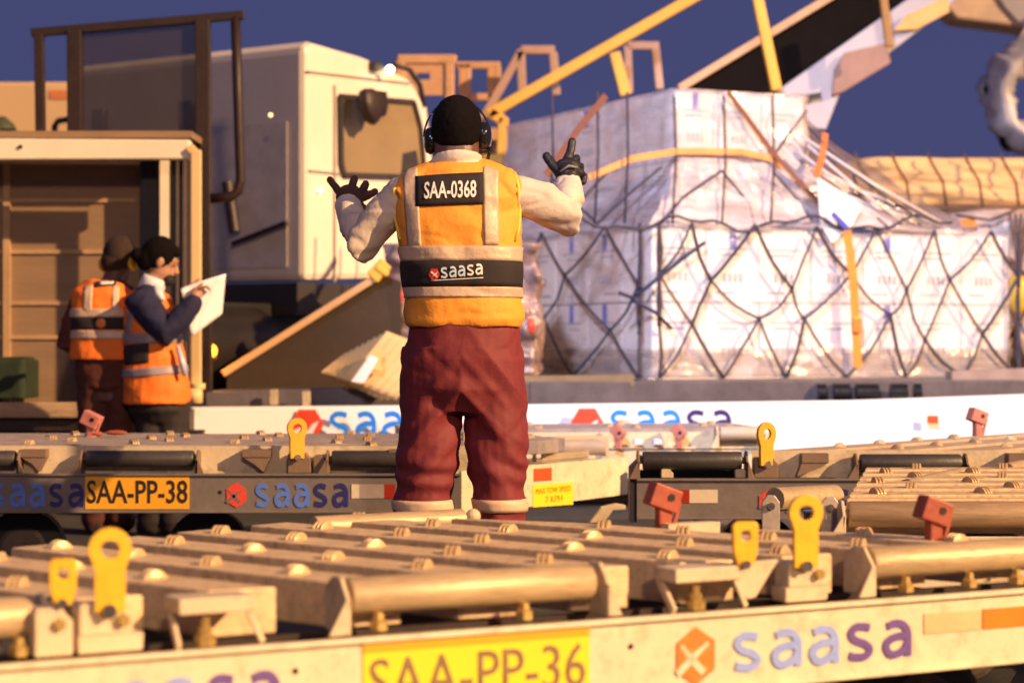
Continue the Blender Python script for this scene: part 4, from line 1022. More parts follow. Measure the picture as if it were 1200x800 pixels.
# ---------------------------------------------------------------- railings, belt loader
def railing1():
    D = 17; o = W(530, 115, D)
    r = tag(empty('maintenance_platform', (o.x, D, 0)), 'tan box-section platform railing behind the truck cab left of the man\'s head', 'platform')
    c = lambda px, py, d=0: (W(px, py, D + d).x - o.x, d, W(px, py, D + d).z)
    def B(name, segs, w_, d=0):
        m = MB()
        for (x0, y0, x1, y1) in segs: m.bar(c(x0, y0, d), c(x1, y1, d), w_, w_, up=(0, 1, 0))
        return m.out(name, gold_steel, r, bevel=.01)
    B('front_railing', [(466, 70, 535, 70), (469, 72, 469, 150), (527, 72, 527, 140)], .075)
    m = MB()
    for (x0, x1, y0, y1) in ((470, 489, 74, 112), (489, 504, 74, 86), (489, 504, 94, 112), (504, 521, 74, 112), (521, 526, 74, 86), (521, 526, 104, 112)): m.box(c(x0, 0)[0], c(x1, 0)[0], -.02, .01, c(0, y1)[2], c(0, y0)[2])
    m.out('railing_panel', gold_steel, r)
    B('rear_railing', [(535, 77, 586, 77), (541, 75, 541, 125), (548, 75, 548, 125), (583, 78, 583, 130), (548, 114, 583, 114), (575, 78, 575, 128)], .06, .4)
    m = MB(); m.box(c(440, 0)[0], c(590, 0)[0], 0, 1.4, c(0, 150)[2] - .1, c(0, 150)[2]); m.out('platform_floor', gold_steel, r)
    m = MB(); 
    for px in (450, 585): m.box(c(px, 0)[0] - .05, c(px, 0)[0] + .05, .1, .2, 0, c(0, 150)[2] - .1); m.box(c(px, 0)[0] - .05, c(px, 0)[0] + .05, 1.2, 1.3, 0, c(0, 150)[2] - .1)
    m.out('leg', gold_steel, r)
railing1()
def loader():
    D = 16.5; o = W(760, 105, D)
    r = tag(empty('belt_loader', (o.x, D, 0)), 'raised belt loader with black sloping conveyor, yellow handrail and silver side beam', 'belt loader')
    c = lambda px, py, d=0: Vector((W(px, py, D + d).x - o.x, d, W(px, py, D + d).z))
    def B(name, segs, w_, mat, d=0):
        m = MB()
        for (x0, y0, x1, y1) in segs: m.bar(c(x0, y0, d), c(x1, y1, d), w_, w_, up=(0, 1, 0))
        return m.out(name, mat, r, bevel=.008)
    B('yellow_handrail', [(572, 135, 830, -12), (720, 62, 733, 112), (574, 132, 590, 142), (590, 138, 588, 185), (565, 188, 590, 188)], .085, rail_yellow)
    B('hydraulic_strut', [(884, -20, 910, 106)], .08, rail_yellow, -.5)
    B('hydraulic_strut', [(1034, -10, 1042, 55)], .06, M('brown_strut', (.36, .18, .05), .5), -.4)
    B('side_railing', [(610, 60, 612, 110), (610, 59, 650, 59), (648, 62, 652, 112), (611, 60, 560, 150)], .07, M('dull_pink_rail', (.50, .33, .27), .5), .6)
    B('side_railing', [(735, 54, 737, 110), (735, 54, 772, 54), (768, 57, 773, 105)], .065, M('dull_pink_rail', (.50, .33, .27), .5), .6)
    # conveyor: dark underside, two side beams, real width
    m = MB(); m.prism([c(790, 112), c(985, -14), c(1080, -14), c(905, 112)], (0, .08, 0)); m.out('conveyor_belt', belt_m, r)
    m = MB(); m.bar(c(796, 104, -.04), c(978, -6, -.04), .06, .06, up=(0, 1, 0)); m.out('edge_beam', gold_steel, r)
    m = MB(); m.prism([c(908, 108, -.1), c(1062, 0, -.1), c(1080, -12, -.1), c(1135, -12, -.1), c(1105, 14, -.1), c(1043, 62, -.1), c(985, 108, -.1), c(968, 152, -.1), c(948, 150, -.1), c(940, 120, -.1)], (0, .08, 0)); m.out('side_beam', silver, r, bevel=.01)
    m = MB(); m.prism([c(990, 62, -.16), c(1040, 50, -.16), c(1044, 74, -.16), c(988, 108, -.16), c(975, 112, -.16), c(978, 80, -.16)], (0, .05, 0)); m.out('brown_panel', M('rosy_brown_panel', (.34, .2, .16), .5), r, bevel=.01)
    m = MB(); m.prism([c(1048, 36, -.16), c(1062, 18, -.16), c(1110, -4, -.16), c(1113, 14, -.16), c(1075, 34, -.16)], (0, .04, 0)); m.out('lit_panel', M('amber_panel', (.72, .42, .14), .5), r)  # plain yellow plate on the side beam
    m = MB(); m.prism([c(941, 112, -.17), c(962, 108, -.17), c(962, 114, -.17), c(942, 119, -.17)], (0, .03, 0)); m.out('slot', dark_steel, r)
    m = MB(); m.box(-1.2, 1.2, .4, 1.8, .5, 1.1); m.box(.5, 1.0, .5, 1.5, 1.1, c(0, 120)[2]); m.out('chassis', dark_steel, r)
    m = MB(); 
    for x in (-.9, .9): m.tube((x, .3, .4), (x, .6, .4), .4, 20)
    m.out('wheel', rubber, r)
loader()
def aircraft_bits():
    D = 20; c0 = W(1225, 115, D)
    r = tag(empty('engine_inlet', (c0.x, D, 0)), 'wrinkled silver ring of an engine inlet cover at the top right edge', 'engine part')
    m = MB(); n = 60; 
    def fn(u, v):
        an = u * 2 * math.pi; ph = v * 2 * math.pi
        k = .12 * noise.noise(Vector((math.cos(an) * 3, math.sin(an) * 3, ph))) + .05 * noise.noise(Vector((math.cos(an) * 9, math.sin(an) * 9, ph * 2)))
        rr = .46 + (.14 + k) * math.cos(ph); return Vector((rr * math.cos(an), .2 * math.sin(ph) * 1.4, c0.z + rr * math.sin(an)))
    m.grid(fn, 90, 20); m.out('inlet_ring', M('crinkled_silver', (.40, .38, .44), .5, .15, .4, 3, .5, 6), r, True)
    m = MB(); m.tube((0, .15, 0), (0, .15, c0.z - .5), .12); m.out('stand', silver, r)
    D = 20.5; a = W(1150, 10, D)
    r = tag(empty('aircraft_door_sill', (a.x, D, 0)), 'tan and grey lower edge of an aircraft door in the top right corner', 'aircraft part')
    c = lambda px, py, d=0: Vector((W(px, py, D + d).x - a.x, d, W(px, py, D + d).z))
    m = MB(); m.prism([c(1105, -20), c(1260, -20), c(1260, 45), c(1195, 32), c(1150, 26), c(1120, 22), c(1108, 8)], (0, .5, 0)); m.out('sill', M('tan_sill', (.62, .46, .36), .5, 0, .2, 3), r, bevel=.03)
    m = MB(); m.prism([c(1160, -20, -.03), c(1260, -20, -.03), c(1260, 30, -.03), c(1198, 30, -.03), c(1178, 8, -.03)], (0, .03, 0)); m.out('sill_plate', silver, r)
    m = MB(); m.bar(c(1190, 60, -.1), c(1215, 20, -.1), .1, .1); m.box(c(1240, 0)[0], c(1240, 0)[0] + .2, 0, .3, 0, c(0, 20)[2]); m.out('support', silver, r)
aircraft_bits()
#PEOPLE

# ---------------------------------------------------------------- people
def fuse(m, name, voxel, mat, parent, sm=2, disp=None, loc=None):
    """union of overlapping closed pieces -> one continuous surface"""
    bmesh.ops.recalc_face_normals(m.bm, faces=m.bm.faces)
    me = bpy.data.meshes.new('t'); m.bm.to_mesh(me); m.bm.free(); o = bpy.data.objects.new('t', me); COL.objects.link(o)
    md = o.modifiers.new('r', 'REMESH'); md.mode = 'VOXEL'; md.voxel_size = voxel; md.adaptivity = 0
    if sm: ms = o.modifiers.new('s', 'SMOOTH'); ms.factor = .6; ms.iterations = sm
    dg = bpy.context.evaluated_depsgraph_get(); me2 = bpy.data.meshes.new_from_object(o.evaluated_get(dg))
    bpy.data.objects.remove(o); bpy.data.meshes.remove(me)
    if disp:
        ns = [v.normal.copy() for v in me2.vertices]
        for v, n in zip(me2.vertices, ns): v.co += n * disp(v.co)
    me2.materials.clear(); me2.materials.append(mat); me2.name = name
    for p in me2.polygons: p.use_smooth = True
    o = bpy.data.objects.new(name, me2); link(o, parent)
    if loc is not None: o.location = loc
    return o
def fold(ax, ay, az, amp, seed=0, ridge=True):
    def f(c):
        n = noise.noise(Vector((c.x * ax + seed, c.y * ay, c.z * az)))
        n2 = noise.noise(Vector((c.x * ax * 2.3 + seed, c.y * ay * 2.3, c.z * az * 2.3 + 5)))
        k = (1 - abs(n) * 2.2) if ridge else n
        return amp * (k * .7 + n2 * .5)
    return f
def creased(f, ax, ay, az, amp, seed=0, shear=0.):
    def g(c):
        q = Vector((c.x * ax + seed, c.y * ay, (c.z + abs(c.x) * shear) * az)); n = noise.noise(q); n2 = noise.noise(q * 1.9 + Vector((3, 1, 7)))
        return f(c) - amp * math.exp(-(n * 7) ** 2) - amp * .6 * math.exp(-(n2 * 7) ** 2) + amp * .4
    return g
def bvh_of(o):
    me = o.data; return BVHTree.FromPolygons([v.co for v in me.vertices], [tuple(p.vertices) for p in me.polygons])
def drape(tree, pts, off, dirv=(0, 1, 0), far=3.0):
    d = Vector(dirv).normalized(); out = []; last = None
    for p in pts:
        h = tree.ray_cast(Vector(p) - d * far, d)
        if h[0] is not None: last = (h[0] + h[1] * off); out.append(Vector((h[0].x, h[0].y, h[0].z)) - d * off)
        else: out.append(None)
    return out
def drape_patch(tree, quad, nu, nv, mat, name, parent, off=.004):
    """quad: 4 (x,z) corners, projected onto the garment from behind"""
    a, b, c, d = [Vector((q[0], 0, q[1])) for q in quad]; m = MB(); g = []
    for i in range(nu + 1):
        for j in range(nv + 1): g.append(a.lerp(b, i / nu).lerp(d.lerp(c, i / nu), j / nv))
    pr = drape(tree, g, off)
    vs = [m.bm.verts.new(p) if p is not None else None for p in pr]
    for i in range(nu):
        for j in range(nv):
            q = [vs[i * (nv + 1) + j], vs[(i + 1) * (nv + 1) + j], vs[(i + 1) * (nv + 1) + j + 1], vs[i * (nv + 1) + j + 1]]
            if all(q) and max((q[0].co - q[2].co).length, (q[1].co - q[3].co).length) < .08: m.bm.faces.new(q)
    return m.out(name, mat, parent, True, solid=.003)
def wrap_ring(tree, cx, cy, z0, z1, mat, name, parent, off=.004, n=72, nv=5, tilt=0, arc=(0, 360), start=1.2):
    m = MB(); rows = []
    for j in range(nv + 1):
        z = z0 + (z1 - z0) * j / nv; row = []
        for k in range(n):
            an = R(arc[0] + (arc[1] - arc[0]) * k / (n if arc[1] - arc[0] >= 360 else n - 1)); d = Vector((math.cos(an), math.sin(an), 0))
            zz = z + tilt * math.cos(an)
            h = tree.ray_cast(Vector((cx, cy, zz)) + d * start, -d)
            row.append(m.bm.verts.new(h[0] + d * off) if h[0] is not None else None)
        rows.append(row)
    full = arc[1] - arc[0] >= 360
    for j in range(nv):
        for k in range(n if full else n - 1):
            q = [rows[j][k], rows[j][(k + 1) % n], rows[j + 1][(k + 1) % n], rows[j + 1][k]]
            if all(q) and (q[0].co - q[2].co).length < .3: m.bm.faces.new(q)
    return m.out(name, mat, parent, True, solid=.003)
def drape_text(tree, string, x0, z0, wd, ht, mat, name, parent, off=.007, tilt=0, toff=.0, flip=1):
    m = MB(); m.text(string, (x0, 0, z0), (1, 0, 0), (0, 0, 1), wd, ht, .001, toff)
    c = [v for v in m.bm.verts]
    bmesh.ops.subdivide_edges(m.bm, edges=[e for e in m.bm.edges if e.calc_length() > .03], cuts=1)
    for v in m.bm.verts:
        v.co.z += (v.co.x - x0) * tilt; y = v.co.y
        h = tree.ray_cast(Vector((v.co.x, -3, v.co.z)), Vector((0, 1, 0)))
        if h[0] is not None: v.co.y = h[0].y - off + y
    return m.out(name, mat, parent)

def drape_glyph(tree, ch, x0, z0, wd, ht, mat, name, parent, off):
    def proj(v):
        h = tree.ray_cast(Vector((v.x, -3, v.z)), Vector((0, 1, 0))); return Vector((v.x, (h[0].y if h[0] is not None else 0) - off, v.z))
    m = MB(); glyph(m, ch, (x0, 0, z0), (1, 0, 0), (0, 0, 1), wd, ht, .0015, .2, proj); return m.out(name, mat, parent)
def head(m, c, r=(.078, .098, .118), face=Vector((0, 1, 0))):
    """skull, jaw, nose, brow, lips, ears joined into the body mesh; face = facing direction"""
    c = Vector(c); fz = Vector(face).normalized(); up = Vector((0, 0, 1)); sd = fz.cross(up).normalized(); up = sd.cross(fz)
    rot = Matrix((sd, fz, up)).transposed()
    P = lambda x, y, z: c + rot @ Vector((x, y, z))
    m.ball(P(0, -.01, .02), (r[0], r[1] * .95, r[2] * .86), 20, 14, rot); m.ball(P(0, .022, -.045), (r[0] * .76, r[1] * .70, r[2] * .60), 18, 12, rot)
    m.ball(P(0, .055, -.088), (.028, .026, .022), 12, 8, rot)
    m.loft([P(0, .078, .02), P(0, .094, .0), P(0, .108, -.022), P(0, .094, -.034)], [.009, .011, .014, .010], 8); m.ball(P(0, .102, -.025), (.017, .012, .010), 10, 8, rot)
    m.ball(P(0, .074, .034), (.052, .018, .010), 12, 8, rot)
    m.ball(P(0, .085, -.058), (.024, .012, .006), 10, 6, rot); m.ball(P(0, .083, -.067), (.021, .012, .006), 10, 6, rot)
    for s in (-1, 1):
        m.ball(P(s * .032, .074, .012), (.013, .012, .010), 10, 8, rot)
        m.ball(P(s * (r[0] + .004), -.005, -.01), (.009, .020, .033), 10, 8, rot)
    return P, rot
def hand(m, wrist, palm, fingers, pr=.040, fr=.0095, th=.014):
    """palm + five finger chains; fingers: list of point lists from the palm edge to the tip"""
    m.limb([wrist, Vector(wrist).lerp(Vector(palm), .6)], [.030, .034], 12); m.ball(palm, (pr, pr * .62, pr * 1.05), 14, 10)
    for ch, k in fingers:
        pts = [Vector(palm).lerp(Vector(ch[0]), .3)] + [Vector(p) for p in ch]; n = len(pts)
        m.limb(pts, [fr * k * (1.15 - .3 * i / (n - 1)) for i in range(n)], 10)

def man():
    D = 7.06; ox = (541 - 600) / F * D
    root = tag(empty('person', (ox, D, 0)), 'man seen from behind in orange vest and maroon trousers, both gloved hands raised', 'person')
    def c(px, py, y=0): return Vector(((px - 541) / F * D, y, CZ - (py - 400) / F * D))
    fingL = [([c(392, 221, .23), c(386, 213, .25), c(379, 204, .26)], 1.0), ([c(403, 217, .24), c(406, 211, .26), c(408, 203, .27)], 1.15),
             ([c(414, 221, .25), c(418, 216, .28), c(421, 209, .29)], 1.15), ([c(418, 226, .25), c(425, 222, .28), c(432, 218, .29)], 1.1), ([c(414, 234, .22), c(420, 240, .23), c(429, 243, .24)], 1.25)]
    fingR = [([c(655, 194, .20), c(648, 186, .21), c(642, 177, .22)], 1.3), ([c(666, 181, .23), c(671, 170, .25), c(673, 158, .26)], 1.15),
             ([c(674, 181, .24), c(678, 177, .27), c(679, 186, .28)], 1.2), ([c(679, 188, .23), c(683, 187, .26), c(683, 196, .26)], 1.15), ([c(682, 197, .21), c(687, 200, .23), c(686, 207, .22)], 1.05)]
    shL, elL, wrL = c(474, 222, .0), c(422, 287, .02), c(403, 238, .19)
    shR, elR, wrR = c(608, 222, .0), c(666, 254, .03), c(667, 208, .18)
    # --- body (continuous)
    m = MB()
    P, rot = head(m, c(535, 155, .02), (.080, .10, .120))
    m.loft([c(535, 205, 0), c(535, 180, .0), c(535, 160, .01)], [(.085, .08), (.078, .076), (.078, .075)], 16)
    m.loft([c(543, 420), c(543, 390), c(541, 330), c(538, 270), c(537, 230), c(536, 208), c(536, 198)], [(.155, .12), (.16, .125), (.155, .12), (.165, .11), (.16, .10), (.12, .08), (.07, .07)], 20)
    for s, px in ((0, 500), (1, 585)):
        m.limb([c(520 if s == 0 else 566, 430), c(px + (6 if s == 0 else 0), 500), c(px - (2 if s == 0 else -2), 578, -.01), c(px - 4 + s * 8, 660, .01), c(px - 6 + s * 10, 728, .02)], [.095, .082, .055, .052, .04], 14)
        fx = c(px - 6 + s * 10, 700); m.limb([Vector((fx.x, -.02, .05)), Vector((fx.x + (.03 if s else -.03), .17, .035))], [.042, .032], 12)
    m.limb([c(500, 228), shL + Vector((0, 0, -.02)), elL, wrL], [.045, .048, .042, .030], 14); m.limb([c(580, 228), shR + Vector((0, 0, -.018)), elR, wrR], [.045, .048, .042, .030], 14)
    hand(m, wrL, c(404, 226, .215), fingL); hand(m, wrR, c(667, 194, .205), fingR)
    body = fuse(m, 'person_body', .0065, skin_d, root, 2)
    # --- eyes closed in skin tone are unseen from here; hair cap
    m = MB(); m.ball(P(0, -.008, .018), (.0885, .108, .112), 26, 18); m.ball(P(0, -.045, -.02), (.074, .062, .055), 18, 12)
    def hairf(v): return .0025 * noise.noise(v * 70)
    hair = fuse(m, 'hair', .006, hair_m, root, 2, hairf)
    # trim hair off the face
    bm = bmesh.new(); bm.from_mesh(hair.data); hc = P(0, 0, 0)
    bmesh.ops.delete(bm, geom=[v for v in bm.verts if v.co.y - hc.y > .045 and v.co.z < hc.z + .05], context='VERTS'); bm.to_mesh(hair.data); bm.free()
    # --- ear defenders
    em = tag(empty('ear_defenders', (0, 0, 0)), None); em.parent = root
    m = MB(); m.loft([P(.078, .012, -.012), P(.090, .0, -.012), P(.108, -.010, -.012), P(.114, -.012, -.012)], [(.042, .030), (.050, .034), (.045, .031), (.026, .02)], 18, ref=(0, 1, 0)); m.out('ear_cup', black_pl, em, True)
    m = MB(); m.loft([P(-.078, .012, -.028), P(-.090, .0, -.028), P(-.104, -.004, -.028), P(-.110, -.005, -.028)], [(.040, .030), (.048, .034), (.042, .031), (.026, .02)], 18, ref=(0, 1, 0)); m.out('ear_cup', black_pl, em, True)
    m = MB(); pts = [P(.114 * math.cos(R(a)), .03 + .03 * math.sin(R(a)), -.01 + .13 * math.sin(R(a))) for a in range(0, 181, 12)]
    m.loft(pts, .0035, 8); m.out('headband', black_pl, em, True)
    m = MB(); m.loft([P(.116, -.004, -.05), P(.112, -.01, -.075), P(.104, .0, -.105)], .006, 8); m.out('microphone_lead', black_pl, em, True)
    # --- shirt
    m = MB()
    m.loft([c(542, 330), c(540, 270), c(538, 232), c(537, 210), c(536, 198)], [(.17, .135), (.19, .135), (.195, .125), (.155, .10), (.075, .075)], 20)
    m.limb([c(496, 228), shL + Vector((0, 0, -.02)), shL.lerp(elL, .5), elL, elL.lerp(wrL, .45), wrL], [.062, .066, .068, .064, .056, .046], 18)
    m.limb([c(582, 228), shR + Vector((0, 0, -.018)), shR.lerp(elR, .5), elR, elR.lerp(wrR, .45), wrR], [.062, .067, .070, .067, .057, .045], 18)
    m.loft([c(536, 200), c(535, 190, -.006), c(535, 184, -.002)], [(.092, .085), (.088, .08), (.085, .078)], 20)
    shirt = fuse(m, 'shirt', .0065, shirt_m, root, 2, creased(fold(4, 5, 11, .007, 3), 4, 5, 9, .006, 31))
    # --- gloves
    for nm, wr, pa, fg, mt, n1 in (('glove', wrL, c(404, 226, .215), fingL, glove_l, 1), ('glove', wrR, c(667, 194, .205), fingR, glove_r, 2)):
        m = MB(); w0 = Vector(wr)
        m.limb([w0.lerp(Vector(pa), -.1), w0.lerp(Vector(pa), .7)], [.042, .042], 14)
        m.ball(pa, (.050, .032, .046), 16, 12)
        for ch, k in fg:
            pts = [Vector(pa).lerp(Vector(ch[0]), .3)] + [Vector(p) for p in ch]; e = (pts[-1] - pts[-2]).normalized(); pts[-1] = pts[-1] + e * .002
            m.limb(pts, [.0142 * k * (1.12 - .28 * i / (len(pts) - 1)) for i in range(len(pts))], 12)
        fuse(m, nm, .0032, mt, root, 3, fold(40, 40, 40, .0015, n1))
    m = MB(); q = c(668, 190, .155); m.loft([q + Vector((-.03, 0, -.02)), q + Vector((0, -.012, .0)), q + Vector((.03, .005, -.005))], .004, 8); m.out('glove_logo', M('grey_glove_print', (.25, .22, .22), .5), root, True)
    # --- vest
    m = MB()
    m.loft([c(544, 383), c(544, 376), c(542, 340), c(540, 300), c(538, 265), c(537, 235), c(536, 214), c(536, 200), c(536, 192)], [(.196, .155), (.205, .162), (.203, .158), (.206, .156), (.212, .152), (.222, .142), (.19, .12), (.13, .10), (.09, .085)], 32, pw=.80)
    m.limb([c(512, 206), c(488, 219), c(471, 233)], [(.056, .085), (.066, .098), (.056, .098)], 18); m.limb([c(562, 206), c(588, 217), c(603, 231)], [(.056, .085), (.066, .098), (.056, .098)], 18)
    vest = fuse(m, 'vest', .0065, vest_m, root, 2, creased(fold(5, 5, 7, .006, 8), 3.5, 3, 6, .006, 12))
    # open the armholes' outer strip: paler yellow piping is separate
    vt = bvh_of(vest)
    X = lambda px: (px - 541) / F * D
    Z = lambda py: CZ - (py - 400) / F * D
    drape_patch(vt, [(X(480), Z(292)), (X(496), Z(292)), (X(490), Z(198)), (X(473), Z(202))], 6, 22, silver_tape, 'reflective_strip', vest)
    drape_patch(vt, [(X(568), Z(289)), (X(585), Z(289)), (X(584), Z(202)), (X(567), Z(197))], 6, 22, silver_tape, 'reflective_strip', vest)
    for z0, z1, mt, nm in ((307, 290, silver_tape, 'reflective_band'), (337, 307, black_cloth, 'black_band'), (349, 337, silver_tape, 'reflective_band')):
        wrap_ring(vt, X(541), 0, Z(z0), Z(z1), mt, nm, vest, .004 if mt is silver_tape else .005, 96, 5, .012 if False else -.0)
    lab = drape_patch(vt, [(X(489), Z(245)), (X(567), Z(242)), (X(567), Z(205)), (X(488), Z(209))], 16, 8, black_cloth, 'name_panel', vest, .005)
    drape_text(vt, 'SAA-0368', X(499), Z(236.5), X(559) - X(499), .060, white_print, 'panel_text', lab, .009, .03, .018)
    x = X(518); adv = (X(567) - x) / 4.9
    for k, ch in enumerate('saasa'): drape_glyph(vt, ch, x + adv * k, Z(327.5) + (.003 * k), adv * .88, .036, M('pale_blue_white_print', (.55, .66, .8), .6) if k < 3 else white_print, 'logo_letter', vest, .010)
    m = MB(); cc = (X(511), Z(323)); pts = [(cc[0] + .019 * math.cos(R(60 * i)), cc[1] + .021 * math.sin(R(60 * i))) for i in range(6)]
    pr = drape(vt, [(a, 0, b) for a, b in pts], .0085); m.prism(pr, (0, .002, 0)); em2 = m.out('logo_emblem', red_print, vest)
    m = MB(); pr = drape(vt, [(cc[0] - .012, 0, cc[1] + .006), (cc[0] - .008, 0, cc[1] + .01), (cc[0] + .012, 0, cc[1] - .008), (cc[0] + .009, 0, cc[1] - .012)], .0105); m.prism(pr, (0, .001, 0)); pr = drape(vt, [(cc[0] - .008, 0, cc[1] - .01), (cc[0], 0, cc[1] - .001), (cc[0] + .014, 0, cc[1] + .011), (cc[0] + .006, 0, cc[1] - .002)], .0105); m.prism(pr, (0, .001, 0)); m.out('logo_bird', white_print, em2)
    drape_patch(vt, [(X(507), Z(331)), (X(567), Z(327.5)), (X(567), Z(326.6)), (X(507), Z(330))], 12, 1, white_print, 'underline', vest, .008)
    # armhole piping
    for s, pts in ((0, [(470, 204), (464, 222), (461, 245), (464, 268), (470, 282)]), (1, [(603, 204), (607, 220), (609, 245), (608, 268), (604, 284)])):
        pr = drape(vt, [(X(a), 0, Z(b)) for a, b in pts], .004); pr = [p for p in pr if p is not None]
        if len(pr) > 2: m = MB(); m.loft(pr, .006, 8); m.out('piping', M('yellow_piping', (.85, .62, .12), .6), vest, True)
    # --- trousers
    m = MB()
    m.loft([c(544, 372), c(544, 385), c(544, 420), c(543, 455), c(542, 484)], [(.180, .14), (.188, .15), (.198, .165), (.194, .16), (.14, .12)], 28, pw=.88)
    m.limb([c(506, 420), c(505, 480), c(502, 530, -.01), c(496, 590, -.012), c(494, 650, .0), c(494, 722, .02)], [(.100, .13), (.105, .125), (.103, .115), (.094, .10), (.092, .095), (.085, .09)], 20)
    m.limb([c(580, 420), c(580, 480), c(583, 530, -.01), c(586, 590, -.012), c(588, 650, .0), c(590, 722, .02)], [(.100, .13), (.106, .125), (.102, .115), (.084, .10), (.084, .095), (.083, .09)], 20)
    def tf(v):
        k = fold(2.2, 3, 8, .012, 21)(v + Vector((0, 0, abs(v.x) * 1.1)))
        kn = math.exp(-((v.z - .56) / .14) ** 2); k += kn * .0045 * math.sin(v.z * 75 + v.x * 18 + noise.noise(v * 6) * 4)
        return k * (.4 if v.z > 1.02 else 1)
    tr = fuse(m, 'trousers', .0065, maroon, root, 2, creased(tf, 2.2, 3, 5, .0032, 5, -.5)); tt = bvh_of(tr)
    wrap_ring(tt, X(495), -.012, Z(598.5), Z(584), band_m, 'reflective_band', tr, .004, 60, 3, start=.128)
    wrap_ring(tt, X(587), -.012, Z(598), Z(583), band_m, 'reflective_band', tr, .004, 60, 3, start=.128)
    # --- boots
    for s in (0, 1):
        fx = c((494, 590)[s], 700).x; m = MB(); dx = .03 if s else -.03
        m.limb([Vector((fx, .0, .20)), Vector((fx, -.01, .10)), Vector((fx, -.01, .06))], [.062, .058, .055], 16); m.loft([Vector((fx, -.07, .05)), Vector((fx, .0, .055)), Vector((fx + dx * .6, .1, .05)), Vector((fx + dx, .2, .04)), Vector((fx + dx, .225, .035))], [(.035, .04), (.048, .055), (.05, .045), (.046, .038), (.02, .02)], 16, ref=(0, 0, 1))
        m.box(fx - .045 + min(0, dx * .5), fx + .045 + max(0, dx * .5), -.09, .2, .0, .025)
        fuse(m, 'boot', .007, black_cloth, root, 2)
man()

